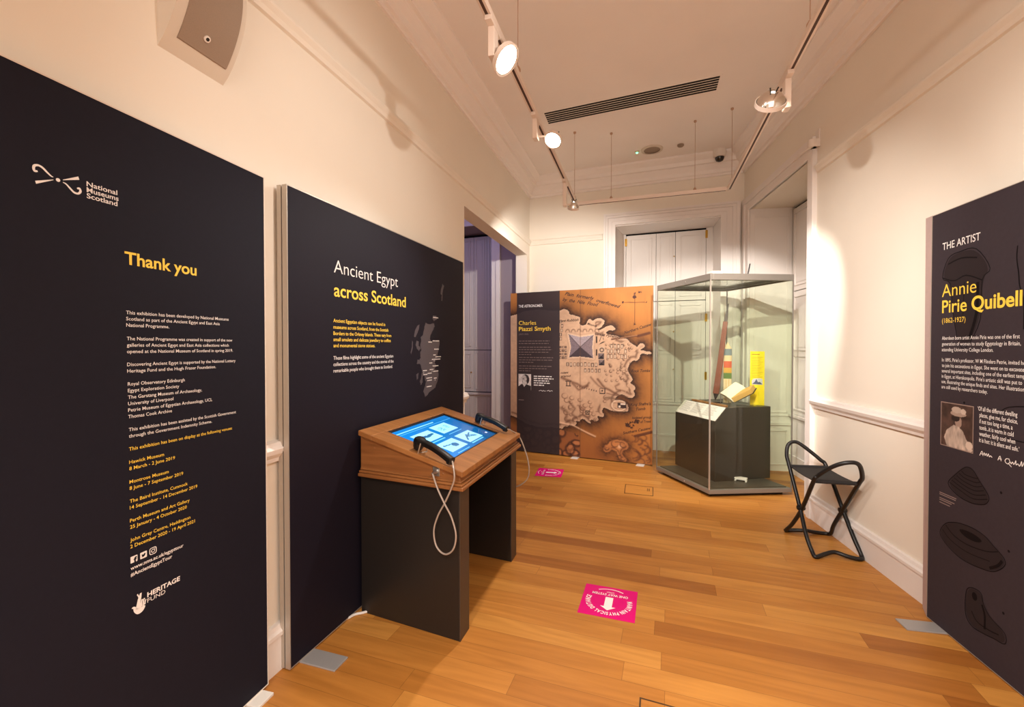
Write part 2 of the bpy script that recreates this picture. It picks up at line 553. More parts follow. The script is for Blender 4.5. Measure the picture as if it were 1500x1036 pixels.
def distpoly(S, Z, poly, closed=True):
    d = np.full(S.shape, 9.0); n = len(poly)
    for i in range(n if closed else n - 1):
        x0, y0 = poly[i]; x1, y1 = poly[(i + 1) % n]
        dx, dy = x1 - x0, y1 - y0; q = dx * dx + dy * dy + 1e-12
        t = np.clip(((S - x0) * dx + (Z - y0) * dy) / q, 0, 1)
        d = np.minimum(d, np.hypot(S - x0 - t * dx, Z - y0 - t * dy))
    return d


_rng = np.random.RandomState(7)
_lat = _rng.rand(256, 256)


def vnoise(x, y):
    xi = np.floor(x).astype(int); yi = np.floor(y).astype(int); fx = x - xi; fy = y - yi
    fx = fx * fx * (3 - 2 * fx); fy = fy * fy * (3 - 2 * fy)
    g = lambda i, j: _lat[i % 256, j % 256]
    return (g(xi, yi) * (1 - fx) + g(xi + 1, yi) * fx) * (1 - fy) + (g(xi, yi + 1) * (1 - fx) + g(xi + 1, yi + 1) * fx) * fy


def fbm(x, y, n=3):
    return sum(vnoise(x * 2 ** k + 17 * k, y * 2 ** k + 31 * k) * .5 ** (k + 1) for k in range(n)) / (1 - .5 ** n)


def mixc(img, mask, col):
    m = np.asarray(mask, float)[..., None]
    return img * (1 - m) + np.array(col, float) * m


def hashr(*a):
    return random.Random(repr(a))
# ================================================================== the setting
CEIL = 3.66
LEFT = Face((-1.53, 0, 0), (0, 1, 0))                      # s = y, normal +x
BACK = Face((-1.53, 5.94, 0), (0.99806, -0.0623, 0))       # s from the left back corner, normal towards the camera
RD = (0.12852, -0.99171, 0)
RIGHT = Face((1.104, 5.775, 0), RD)                        # s from the right back corner, normal -x


def RS(y): return (5.775 - y) / 0.99171


def fbox(mb, F, s0, s1, h0, h1, z0, z1, mi=0):
    q = [(s0, h0), (s1, h0), (s1, h1), (s0, h1)]
    return mb.hexa([F.P(s, z0, h) for s, h in q], [F.P(s, z1, h) for s, h in q], mi)


def mould(mb, F, s0, s1, prof, mi=0):
    n = len(prof)
    vs = [F.P(s0, z, h) for h, z in prof] + [F.P(s1, z, h) for h, z in prof]
    fs = [tuple(range(n)), tuple(range(2 * n - 1, n - 1, -1))] + [(i, (i + 1) % n, n + (i + 1) % n, n + i) for i in range(n)]
    return mb.add(vs, fs, mi)


f = MB(); f.box(-4.7, 2.4, -3.0, 7.2, -0.12, 0.0)
struct(f.build('floor', M['floor']), 'warm oak plank floor', 'floor')
f = MB(); f.box(-4.7, 2.4, -3.0, 7.2, CEIL, CEIL + .12)
struct(f.build('ceiling', M['ceiling']), 'pale flat ceiling with cornice', 'ceiling')

# left wall with the wide opening into the next room
OY0, OY1, OZ = 3.637, 5.80, 2.64
f = MB()
f.box(-1.685, -1.53, -3.0, OY0, 0, CEIL)
f.box(-1.685, -1.53, OY0, OY1, OZ, CEIL)
f.box(-1.685, -1.53, OY1, 6.2, 0, CEIL)
struct(f.build('wall_left', M['wall']), 'cream left wall with a tall square opening', 'wall')

# back wall with its window recess
WS0, WS1, WZ, WD = 1.163, 2.391, 2.955, 0.47
f = MB()
fbox(f, BACK, -0.1, WS0, -.6, 0, 0, CEIL)
fbox(f, BACK, WS0, WS1, -.6, 0, WZ, CEIL)
fbox(f, BACK, WS1, 3.6, -.6, 0, 0, CEIL)
fbox(f, BACK, WS0, WS1, -.66, -.56, 0, WZ)
struct(f.build('wall_back', M['wall']), 'cream back wall around a shuttered window', 'wall')

# right wall with its window recess
VS0, VS1, VZ, VD = RS(5.60), RS(4.25), 2.95, 0.44
f = MB()
fbox(f, RIGHT, -0.05, VS0, -.55, 0, 0, CEIL)
fbox(f, RIGHT, VS0, VS1, -.55, 0, VZ, CEIL)
fbox(f, RIGHT, VS1, 8.9, -.55, 0, 0, CEIL)
fbox(f, RIGHT, VS0, VS1, -.62, -.53, 0, VZ)
struct(f.build('wall_right', M['wall']), 'cream right wall with chair rail', 'wall')

# next room seen through the opening
NZ = 3.14
f = MB()
fbox(f, BACK, -3.2, -1.75, -.6, 0, 0, CEIL)
fbox(f, BACK, -1.75, -.56, -.6, 0, NZ, CEIL)
fbox(f, BACK, -.56, -.1, -.6, 0, 0, CEIL)
fbox(f, BACK, -1.75, -.56, -.66, -.56, 0, NZ)
f.box(-4.7, -4.6, 2.0, 7.0, 0, CEIL)
f.box(-4.7, -1.685, 1.9, 2.0, 0, CEIL)
struct(f.build('wall_far', M['grey_wall']), 'grey wall of the next room', 'wall')

# mouldings
BASE = [(0, 0), (.025, 0), (.025, .15), (.034, .155), (.034, .172), (.024, .182), (.018, .198), (0, .202)]
CHAIR = [(0, .905), (.018, .908), (.022, .925), (.040, .945), (.046, .965), (.036, .978), (.030, .992), (0, .998)]
PICT = [(0, 2.785), (.016, 2.79), (.022, 2.81), (.036, 2.83), (.036, 2.842), (.022, 2.852), (.016, 2.864), (0, 2.866)]
CORN = [(0, 3.43), (.02, 3.43), (.024, 3.452), (.045, 3.46), (.055, 3.50), (.09, 3.535), (.10, 3.552), (.125, 3.556), (.135, 3.60), (.19, 3.632), (.2, 3.64), (.2, CEIL), (0, CEIL)]
f = MB(); mould(f, LEFT, -3, OY0, BASE); struct(f.build('baseboard_left', M['trim']))
f = MB(); mould(f, RIGHT, RS(4.135), 8.8, BASE); struct(f.build('baseboard_right', M['trim']))
f = MB(); mould(f, BACK, 0, 1.0, BASE); struct(f.build('baseboard_back', M['trim']))
f = MB(); mould(f, LEFT, -3, OY0, CHAIR); struct(f.build('trim_1', M['trim']), 'white chair rail on left wall', 'trim')
f = MB(); mould(f, RIGHT, RS(4.135), 8.8, CHAIR); struct(f.build('trim_2', M['trim']), 'white chair rail on right wall', 'trim')
f = MB(); mould(f, LEFT, -3, 5.94, PICT); struct(f.build('trim_3', M['wall']), 'picture rail on left wall', 'trim')
f = MB(); mould(f, BACK, 0, 1.0, PICT); struct(f.build('trim_4', M['wall']), 'picture rail on back wall', 'trim')
f = MB(); mould(f, RIGHT, RS(4.11), 8.8, PICT); struct(f.build('trim_5', M['wall']), 'picture rail on right wall', 'trim')
f = MB(); mould(f, LEFT, -3, 5.94, CORN); struct(f.build('trim_6', M['ceiling']), 'cornice along left wall', 'trim')
f = MB(); mould(f, BACK, 0, 2.64, CORN); struct(f.build('trim_7', M['ceiling']), 'cornice along back wall', 'trim')
f = MB(); mould(f, RIGHT, 0, 8.8, CORN); struct(f.build('trim_8', M['ceiling']), 'cornice along right wall', 'trim')


STEPS = [(0, .12, .034), (.12, .30, .022), (.30, .36, .030), (.36, .62, .022), (.62, .80, .040), (.80, .96, .056), (.96, 1.0, .036)]
PLAIN = [(0, .55, .020), (.55, 1.0, .036)]


def architrave(F, s0, s1, ztop, wl, wr, wt, parent, steps=STEPS):
    """stepped moulding round an opening, mitred at its two top corners"""
    mb = MB()
    for a, b, h in steps:
        sa, sb, ra, rb, za, zb = s0 - wl * a, s0 - wl * b, s1 + wr * a, s1 + wr * b, ztop + wt * a, ztop + wt * b
        for q in ([(sb, 0), (sa, 0), (sa, za), (sb, zb)], [(ra, 0), (rb, 0), (rb, zb), (ra, za)], [(sa, za), (ra, za), (rb, zb), (sb, zb)]):
            mb.hexa([F.P(s, z, -.01) for s, z in q], [F.P(s, z, h) for s, z in q])
    return mb.build('architrave', M['trim'], parent)


def leaf(F, s0, s1, z0, z1, h, parent, panels=1, name='shutter'):
    """panelled shutter leaf whose face lies h in front of the plane"""
    mb = MB()
    fbox(mb, F, s0 + .0025, s1 - .0025, h - .03, h, z0 + .003, z1 - .003)
    m = min(.055, (s1 - s0) * .16)
    ph = (z1 - z0 - m * (panels + 1)) / panels
    for k in range(panels):
        a, b = z0 + m + k * (ph + m), z0 + m + k * (ph + m) + ph
        w = .012
        for s, t, c, d in ((s0 + m, s1 - m, a, a + w), (s0 + m, s1 - m, b - w, b), (s0 + m, s0 + m + w, a, b), (s1 - m - w, s1 - m, a, b)):
            fbox(mb, F, s, t, h, h + .011, c, d)
        if s1 - s0 > .2:
            fbox(mb, F, s0 + m + .035, s1 - m - .035, h, h + .006, a + .035, b - .035)
    return mb.build(name, M['shutter'], parent)


def hinge(F, s, z, h, parent):
    mb = MB(); fbox(mb, F, s - .014, s + .014, h, h + .006, z - .05, z + .05)
    pts = [F.P(s, z - .052, h + .006), F.P(s, z + .052, h + .006)]
    mb.tube(pts, .006, 8)
    return mb.build('hinge', M['brass'], parent)


def knob(F, s, z, h, parent, r=.008):
    mb = MB(); mb.lathe([(r * .5, 0), (r * .5, .01), (r, .012), (r, .02), (r * .4, .024)], F.P(s, z, h), F.n, 10)
    return mb.build('knob', M['brass'], parent)


# window 1: back wall
w1 = thing('window_1', 'shuttered window in back wall behind the glass case', 'window', BACK.P(1.78, 0, 0)); w1['kind'] = 'structure'
architrave(BACK, WS0, WS1, WZ, .147, .205, .15, w1)
H = -WD
mb = MB()
fbox(mb, BACK, 1.20, 2.40, H - .06, H - .035, 0, WZ)                      # dark back of the gaps
mb.build('recess_back', M['gap'], w1)
xs = [1.245, 1.640, 1.885, 2.258]
for a, b in zip(xs, xs[1:]):
    leaf(BACK, a, b, 2.012, 2.925, H, w1, 1)
    leaf(BACK, a, b, .655, 2.008, H, w1, 2)
mb = MB()
fbox(mb, BACK, 2.260, 2.345, H - .03, H + .012, 0, WZ)
fbox(mb, BACK, 1.205, 1.243, H - .03, H + .012, 0, WZ)
mb.build('shutter_frame', M['shutter'], w1)
mb = MB()                                                                   # splayed reveals and soffit lining
mb.hexa([BACK.P(WS1, 0, 0), BACK.P(WS1 + .02, 0, 0), BACK.P(2.36, 0, H), BACK.P(2.34, 0, H)], [BACK.P(WS1, WZ, 0), BACK.P(WS1 + .02, WZ, 0), BACK.P(2.36, WZ, H), BACK.P(2.34, WZ, H)])
mb.hexa([BACK.P(WS0 - .02, 0, 0), BACK.P(WS0, 0, 0), BACK.P(1.21, 0, H), BACK.P(1.19, 0, H)], [BACK.P(WS0 - .02, WZ, 0), BACK.P(WS0, WZ, 0), BACK.P(1.21, WZ, H), BACK.P(1.19, WZ, H)])
fbox(mb, BACK, WS0, WS1, H, 0, WZ - .012, WZ + .01)
mb.build('reveal', M['trim'], w1)
mb = MB()                                                                   # sill line and panelled apron below the shutters
fbox(mb, BACK, 1.21, 2.34, H - .03, H + .004, 0, .653)
fbox(mb, BACK, 1.21, 2.34, H, H + .03, .625, .650)
fbox(mb, BACK, 1.21, 2.34, H, H + .018, .515, .53)
fbox(mb, BACK, 1.21, 2.34, H, H + .018, 0, .2)
fbox(mb, BACK, 1.21, 2.34, H, H + .026, .2, .224)
mb.build('apron', M['trim'], w1)
for s, z in ((1.245, 2.83), (2.262, 2.86), (2.262, 1.78), (2.262, 1.02), (1.245, 1.8)):
    hinge(BACK, s, z, H + .012, w1)
for z in (2.60, 1.60, 1.10):
    knob(BACK, 1.868, z, H, w1)

# window 2: right wall
w2 = thing('window_2', 'tall shuttered window recess in right wall beside the glass case', 'window', RIGHT.P(.85, 0, 0)); w2['kind'] = 'structure'
architrave(RIGHT, VS0, VS1, VZ, .15, .115, .14, w2, PLAIN)
H2 = -VD
REV = Face(RIGHT.P(VS0, 0, 0), RIGHT.n * -1)                                # far reveal, s = depth, normal towards the camera
mb = MB()
fbox(mb, REV, 0, VD, -.02, .012, 0, VZ)
for z0, z1 in ((.07, .46), (.66, 2.86)):
    for s0, s1, a, b in ((.05, .40, z0, z0 + .012), (.05, .40, z1 - .012, z1), (.05, .062, z0, z1), (.388, .40, z0, z1)):
        fbox(mb, REV, s0, s1, .012, .02, a, b)
fbox(mb, REV, 0, VD, .012, .03, .52, .55)
fbox(mb, REV, 0, VD, .012, .022, .62, .635)
mb.build('reveal', M['trim'], w2)
mb = MB(); fbox(mb, RIGHT, VS0, VS1, H2 - .06, H2 - .035, 0, VZ); mb.build('recess_back', M['gap'], w2)
ss = [VS0 + .03, VS0 + .46, VS0 + .90, VS1 - .02]
for a, b in zip(ss, ss[1:]):
    leaf(RIGHT, a, b, 2.012, 2.92, H2, w2, 1)
    leaf(RIGHT, a, b, .655, 2.008, H2, w2, 2)
mb = MB()
fbox(mb, RIGHT, VS0, VS1, H2 - .03, H2 + .004, 0, .653)
fbox(mb, RIGHT, VS0, VS1, H2, H2 + .03, .625, .650)
fbox(mb, RIGHT, VS0, VS1, H2, H2 + .018, 0, .2)
mb.build('apron', M['trim'], w2)
knob(RIGHT, VS0 + .42, 1.75, H2, w2, .02)

# window 3: the next room's shuttered recess
w3 = thing('window_3', 'panelled shutters in blue light seen through the opening', 'window', BACK.P(-1.15, 0, 0)); w3['kind'] = 'structure'
mb = MB(); fbox(mb, BACK, -1.74, -.57, -.54, -.51, 0, NZ); mb.build('recess_back', M['gap'], w3)
for a, b in ((-1.74, -1.42), (-1.42, -1.06), (-1.06, -.84), (-.84, -.58)):
    leaf(BACK, a, b, 1.35, 3.10, -.46, w3, 1)
    leaf(BACK, a, b, .70, 1.345, -.46, w3, 1)
    leaf(BACK, a, b, .0, .66, -.46, w3, 1, 'apron')
mb = MB(); fbox(mb, BACK, -1.74, -.58, -.47, -.43, .655, .69); mb.build('sill', M['trim'], w3)
architrave(BACK, -1.75, -.56, NZ, .13, .13, .13, w3, PLAIN)
knob(BACK, -1.10, 1.0, -.46, w3, .012)

# ================================================================== ceiling and wall fittings
tr = thing('lighting_track', 'white suspended lighting track running round three sides under ceiling', 'track', (0, 4.8, 2.95))


def rail(a, b, name='rail'):
    a, b = Vector(a), Vector(b); t = (b - a).normalized(); sd = Vector((-t.y, t.x, 0)) * .018; up = Vector((0, 0, .017))
    mb = MB()
    mb.hexa([a - sd - up, a + sd - up, b + sd - up, b - sd - up], [a - sd + up, a + sd + up, b + sd + up, b - sd + up])
    r = mb.build(name, M['fixture'], tr)
    mb = MB(); q = sd * .38; lo = Vector((0, 0, -.0178)); hi = Vector((0, 0, -.016)); a2 = a + t * .03; b2 = b - t * .03
    mb.hexa([a2 - q + lo, a2 + q + lo, b2 + q + lo, b2 - q + lo], [a2 - q + hi, a2 + q + hi, b2 + q + hi, b2 - q + hi])
    s = mb.build('slot', M['slot'], r)


TZ = 2.95
rail((-.69, -1.0, TZ), (-.722, 4.84, TZ))
rail((-.722, 4.84, TZ), (.782, 4.80, TZ))
rail((.748, -1.0, TZ), (.782, 4.80, TZ))
for x, y in ((-.72, 4.70), (-.352, 4.83), (.47, 4.81), (.781, 4.66), (.765, 2.52), (-.70, 2.45)):
    mb = MB(); mb.tube([(x, y, TZ + .03), (x, y, CEIL)], .0022, 6)
    mb.lathe([(.016, 0), (.016, .012), (.006, .03)], (x, y, TZ + .016), (0, 0, 1), 10)
    mb.lathe([(.005, -.02), (.014, -.012), (.014, 0)], (x, y, CEIL), (0, 0, 1), 10)
    mb.build('suspension_wire', M['wire'], tr)


def spotlight(label, base, head, aim, power, angle, size=.058, lit=True, blend=.6, glow=True, radius=.03):
    base, head, aim = Vector(base), Vector(head), Vector(aim)
    t = thing('track_spotlight', label, 'spotlight', base, 'spotlights on the lighting track')
    mb = MB(); mb.box(base.x - .017, base.x + .017, base.y - .075, base.y + .075, TZ - .042, TZ - .019); mb.build('adapter', M['fixture'], t, .003)
    mb = MB(); mb.box(base.x - .016, base.x + .016, base.y - .03, base.y + .03, head.z - .02, TZ - .042)
    mb.build('stem', M['fixture'], t, .003)
    d = (aim - head).normalized()
    j = Vector((base.x, base.y, head.z))
    mb = MB(); mb.tube([j, j * .5 + head * .5 + Vector((0, 0, .012)), head - d * .03], .007, 8); mb.build('arm', M['fixture'], t)
    mb = MB()
    mb.lathe([(size, -.002), (size * 1.04, .006), (size, .014), (size * .93, .014), (size * .93, -.002)], head, d, 28, cap=False)
    mb.lathe([(.012, -.05), (size * .5, -.045), (size * .85, -.02), (size * .98, .0)], head, d, 28, cap=False)
    hd = mb.build('reflector', M['chrome'], t)
    mb = MB(); mb.lathe([(size * 1.0, -.004), (size * 1.08, -.004), (size * 1.08, .018), (size * 1.0, .018)], head, d, 28, cap=False)
    mb.build('rim', M['fixture'], t)
    side = d.cross(Vector((0, 0, 1))).normalized()
    mb = MB()
    for k in (-1, 1):
        mb.tube([head - d * .048 + side * .012 * k, head - d * .075 + side * .02 * k], .004, 6)
    mb.build('lamp_pin', M['black_plastic'], t)
    if glow:
        mb = MB(); mb.lathe([(.001, .004), (size * .92, .004)], head, d, 28, cap=False); mb.build('lamp_disc', M['glow'], t)
    if power:
        add_spot(head + d * .03, aim, power, angle, blend, radius=radius)
    return t


spotlight('blazing spotlight nearest on left track, glaring toward the right wall', (-.70, 2.02, TZ), (-.655, 2.06, 2.79), (1.2, 1.9, 1.0), 70, 90, .07, blend=.8)
spotlight('round lit spotlight near the ceiling vent, second along left track', (-.705, 2.90, TZ), (-.60, 2.97, 2.80), (-0.95, 1.85, 1.1), 100, 84, .058, blend=.9)
spotlight('small spotlight on the far end of left track over the map panel', (-.718, 4.10, TZ), (-.655, 4.20, 2.72), (-0.95, 5.15, 1.5), 85, 152, .05, blend=.5)
spotlight('chrome topped spotlight on right track beside the ceiling vent', (.763, 2.88, TZ), (.665, 2.80, 2.765), (0.62, 5.0, 1.25), 230, 66, .075, blend=.35, radius=.014)

# linear vent
vt = thing('ceiling_vent', 'long linear slot air vent in the ceiling', 'vent', (-.18, 4.25, CEIL))
va, vb, vc_ = Vector((-.944, 4.225, CEIL)), Vector((.588, 4.067, CEIL)), Vector((0, .21, 0))
mb = MB()
e = (vb - va).normalized()
A, B = va - e * .02, vb + e * .02
mb.hexa([A + vc_ * -.05 + Vector((0, 0, -.004)), B + vc_ * -.05 + Vector((0, 0, -.004)), B + vc_ * 1.07 + Vector((0, 0, -.004)), A + vc_ * 1.07 + Vector((0, 0, -.004))],
        [A + vc_ * -.05, B + vc_ * -.05, B + vc_ * 1.07, A + vc_ * 1.07])
mb.build('vent_plate', M['ceiling'], vt)
for k in range(6):
    p = va + vc_ * (k / 5.6 + .02); q = vb + vc_ * (k / 5.6 + .02); w = Vector((0, .023, 0)); z0 = Vector((0, 0, -.0062)); z1 = Vector((0, 0, -.0035))
    mb = MB(); mb.hexa([p + z0, q + z0, q + w + z0, p + w + z0], [p + z1, q + z1, q + w + z1, p + w + z1]); mb.build('slot', M['gap'], vt)

cs = thing('ceiling_speaker', 'round grey ceiling loudspeaker set in white ring', 'speaker', (.065, 5.36, CEIL))
mb = MB(); mb.lathe([(.085, 0), (.122, 0), (.118, -.012), (.09, -.012)], (.065, 5.36, CEIL), (0, 0, 1), 32, cap=False); mb.build('ring', M['cream_plastic'], cs)
mb = MB(); mb.lathe([(.001, -.012), (.06, -.011), (.094, -.006)], (.065, 5.36, CEIL), (0, 0, 1), 32, cap=False); mb.build('grille', M['grille'], cs)
em = thing('emergency_light', 'tiny round ceiling fitting with glowing green light', 'light', (-.10, 5.37, CEIL))
mb = MB(); mb.lathe([(.028, 0), (.026, -.01), (.012, -.014)], (-.10, 5.37, CEIL), (0, 0, 1), 20); mb.build('housing', M['cream_plastic'], em)
mb = MB(); mb.lathe([(.012, -.014), (.010, -.020), (.003, -.023)], (-.10, 5.37, CEIL), (0, 0, 1), 14); mb.build('led', M['green_led'], em)
sd_ = MB(); sd_.lathe([(.036, 0), (.036, -.012), (.026, -.022), (.01, -.026)], (.37, 5.33, CEIL), (0, 0, 1), 24)
tag(sd_.build('smoke_detector', M['grille']), 'small flat round detector on ceiling beside the loudspeaker', 'detector')
cc = thing('dome_camera', 'white dome security camera with dark lens under ceiling', 'camera', (.81, 5.60, CEIL))
mb = MB(); mb.lathe([(.068, 0), (.072, -.03), (.066, -.075), (.05, -.085)], (.81, 5.60, CEIL), (0, 0, 1), 28); mb.build('housing', M['white_plastic'], cc)
mb = MB(); mb.lathe([(.050, -.084), (.049, -.10), (.036, -.125), (.012, -.136)], (.81, 5.60, CEIL), (0, 0, 1), 28); dm = mb.build('dome', M['dome'], cc)

# motion sensor high on the right wall
ps = thing('motion_sensor', 'small white motion sensor high on right wall', 'sensor', RIGHT.P(RS(4.12), 3.05, 0))
mb = MB(); fbox(mb, RIGHT, RS(4.15), RS(4.09), 0, .012, 2.99, 3.13); mb.build('back_plate', M['white_plastic'], ps, .003)
mb = MB(); mb.lathe([(.03, -.03), (.034, -.02), (.034, .03), (.026, .036)], RIGHT.P(RS(4.12), 3.02, .045), (0, 0, 1), 16)
fbox(mb, RIGHT, RS(4.15), RS(4.09), .01, .045, 2.99, 3.05); mb.build('lens_housing', M['white_plastic'], ps, .003)

# curved loudspeaker on the left wall
sp = thing('wall_speaker', 'cream curved loudspeaker with taupe grille mounted high on left wall', 'speaker', (-1.53, 1.18, 2.6))
SY0, SY1, SZ0, SZ1 = 1.07, 1.305, 2.385, 2.93
def bulge(t, k=1.0): return -1.53 + .118 * k * math.sin(math.pi * t) ** .8
prof = [(bulge(i / 20), SZ0 + (SZ1 - SZ0) * i / 20) for i in range(21)]
mb = MB(); n = len(prof)
vs_ = [(x, SY0, z) for x, z in prof] + [(x, SY1, z) for x, z in prof]
mb.add(vs_, [(i, i + 1, n + i + 1, n + i) for i in range(n - 1)], 0, True)
mb.add(vs_[:n], [tuple(range(n))]); mb.add(vs_[n:], [tuple(range(n))]); mb.add([vs_[0], vs_[n - 1], vs_[2 * n - 1], vs_[n]], [(0, 1, 2, 3)])
mb.build('cabinet', M['cream_plastic'], sp)
mb = MB()
pr = [(bulge(.075 + .85 * i / 20) + .006, SZ0 + (SZ1 - SZ0) * (.075 + .85 * i / 20)) for i in range(21)]
vs_ = [(x, SY0 + .035, z) for x, z in pr] + [(x, SY1 - .022, z) for x, z in pr]
mb.add(vs_, [(i, i + 1, n + i + 1, n + i) for i in range(n - 1)], 0, True)
ed = [(x - .006, SY0 + .035, z) for x, z in pr] + [(x - .006, SY1 - .022, z) for x, z in pr]
mb.add(vs_ + ed, [(i, i + 1, 2 * n + i + 1, 2 * n + i) for i in range(n - 1)] + [(n + i, n + i + 1, 3 * n + i + 1, 3 * n + i) for i in range(n - 1)] + [(0, n, 3 * n, 2 * n), (n - 1, 2 * n - 1, 4 * n - 1, 3 * n - 1)])
mb.build('grille', M['grille'], sp)
bx_, bz_ = bulge(.15) + .008, SZ0 + (SZ1 - SZ0) * .15
mb = MB(); mb.lathe([(.011, 0), (.011, .004), (.005, .005), (.005, .003)], (bx_, 1.185, bz_), (1, 0, -.8), 16); bd = mb.build('badge', M['white_plastic'], sp)
mb = MB(); mb.lathe([(.001, .0055), (.006, .0055)], (bx_, 1.185, bz_), (1, 0, -.8), 12, cap=False); mb.build('badge_mark', M['black_plastic'], bd)
# ================================================================== exhibition panels
B1 = Face((-1.478, 1.44, 0), (-.04, .9992, 0))      # s = 0 at its far edge, reading direction +
B2 = Face((-1.4585, 1.535, 0), (.018, .99984, 0))   # s = 0 at its near edge
MP = Face((-1.733, 5.714, 0), (.98887, -.14879, 0))
RB = Face((1.394, 2.84, 0), (.0955, -.99543, 0))
PH = 2.085


def panel(F, s0, s1, z0, z1, t, fabric, t_root, edge, name='fabric_face', rim=.006):
    mb = MB(); fbox(mb, F, s0 + rim, s1 - rim, -.004, 0, z0 + rim, z1 - rim); mb.build(name, fabric, t_root)
    mb = MB()
    fbox(mb, F, s0, s1, -t, -.005, z0, z1)
    for a, b, c, d in ((s0, s0 + rim, z0, z1), (s1 - rim, s1, z0, z1), (s0 + rim, s1 - rim, z0, z0 + rim), (s0 + rim, s1 - rim, z1 - rim, z1)):
        fbox(mb, F, a, b, -.005, .0015, c, d)
    mb.build('frame', edge, t_root)


def foot(F, s0, s1, h0, h1, m, root, th=.008):
    mb = MB(); fbox(mb, F, s0, s1, h0, h1, 0.0, th); mb.build('foot', m, root, .002)


# --- panel with the thanks
p1 = thing('exhibition_panel', 'charcoal fabric panel headed Thank you, nearest on left wall', 'exhibition panel', B1.P(-.5, 0, 0), 'exhibition text panels')
panel(B1, -1.25, 0, .012, PH, .03, M['banner'], p1, M['alu_white'], rim=.004)
foot(B1, -.11, -.03, -.02, .055, M['foot_white'], p1, .012); foot(B1, -.34, -.14, -.02, .12, M['foot'], p1)
rows = [
  [('This exhibition has been developed by National Museums',-0.519,1.4956,0.346), ('Scotland as part of the Ancient Egypt and East Asia',-0.519,1.4774,0.309), ('National Programme.',-0.519,1.4588,0.126)],
  [('The National Programme was created in support of the new',-0.518,1.4190,0.360), ('galleries of Ancient Egypt and East Asia collections which',-0.518,1.4000,0.345), ('opened at the National Museum of Scotland in spring 2019.',-0.518,1.3810,0.362)],
  [('Discovering Ancient Egypt is supported by the National Lottery',-0.518,1.3427,0.373), ('Heritage Fund and the Hugh Fraser Foundation.',-0.518,1.3234,0.291)],
  [('Royal Observatory Edinburgh',-0.517,1.2850,0.174), ('Egypt Exploration Society',-0.517,1.2657,0.155), ('The Garstang Museum of Archaeology,',-0.517,1.2460,0.235), ('University of Liverpool',-0.517,1.2270,0.135), ('Petrie Museum of Egyptian Archaeology, UCL',-0.517,1.2078,0.274), ('Thomas Cook Archive',-0.517,1.1886,0.130)],
  [('This exhibition has been assisted by the Scottish Government',-0.516,1.1501,0.371), ('through the Government Indemnity Scheme.',-0.516,1.1309,0.271)]]
for r in rows: text_block('body_text', B1, r, .0148, M['ink_white'], p1, .006)
rows = [
  [('This exhibition has been on display at the following venues:',-0.516,1.0925,0.354)],
  [('Hawick Museum',-0.516,1.0536,0.102), ('8 March - 2 June 2019',-0.516,1.0345,0.137)],
  [('Montrose Museum',-0.516,0.9950,0.116), ('8 June - 7 September 2019',-0.516,0.9760,0.164)],
  [('The Baird Institute, Cumnock',-0.516,0.9374,0.179), ('14 September - 14 December 2019',-0.516,0.9184,0.213)],
  [('Perth Museum and Art Gallery',-0.516,0.8796,0.185), ('25 January - 4 October 2020',-0.516,0.8605,0.175)],
  [('John Gray Centre, Haddington',-0.516,0.8215,0.187), ('2 December 2020 - 19 April 2021',-0.516,0.8023,0.203)]]
for r in rows: text_block('venue_text', B1, r, .0150, M['ink_yellow'], p1, .006)
text_block('web_text', B1, [('www.nms.ac.uk/egypttour',-0.516,0.7369,0.162), ('#AncientEgyptTour',-0.516,0.7178,0.124)], .0158, M['ink_white'], p1, .014)
text_block('fund_name', B1, [('HERITAGE',-0.470,0.6316,0.103)], .0205, M['ink_white'], p1, .03, res=3)
text_block('fund_word', B1, [('FUND',-0.470,0.6145,0.055)], .0185, M['ink_white'], p1)
text_block('heading', B1, [('Thank you',-0.521,1.6425,0.224)], .052, M['ink_yellow'], p1, .02, res=6)
text_block('museum_name', B1, [('National',-0.613,1.8358,0.075), ('Museums',-0.613,1.8199,0.078), ('Scotland',-0.613,1.8040,0.075)], .0190, M['ink_white'], p1, .012, res=4)
mb = MB()
stroke(mb, B1, [(-0.7165, 1.8365), (-0.7221, 1.835), (-0.7241, 1.8411), (-0.7224, 1.8479), (-0.715, 1.8514), (-0.7068, 1.8488), (-0.6977, 1.8407), (-0.6902, 1.8345), (-0.6855, 1.8330)], [.004, .0052, .0056, .0056, .005, .005, .0044, .0034, .002])
stroke(mb, B1, [(-0.6654, 1.8272), (-0.6587, 1.8250), (-0.6506, 1.8172), (-0.6415, 1.8091), (-0.6325, 1.8088), (-0.6273, 1.8160), (-0.6296, 1.8235), (-0.6345, 1.8212)], [.002, .0034, .0044, .005, .005, .0056, .0052, .004])
flat(mb, B1, [(-0.7216, 1.8109), (-0.7197, 1.8040), (-0.6851, 1.8255), (-0.6851, 1.8272)])
flat(mb, B1, [(-0.6653, 1.8325), (-0.6293, 1.8464), (-0.6318, 1.8545), (-0.6653, 1.8340)])
disc(mb, B1, -.6755, 1.8294, .0046)
mb.build('museum_emblem', M['ink_white'], p1, normals=False)


def rrect(s0, s1, z0, z1, r, n=4):
    out = []
    for cx, cz, a0 in ((s1 - r, z1 - r, 0), (s0 + r, z1 - r, 90), (s0 + r, z0 + r, 180), (s1 - r, z0 + r, 270)):
        for k in range(n + 1):
            a = math.radians(a0 + 90 * k / n); out.append((cx + r * math.cos(a), cz + r * math.sin(a)))
    return out


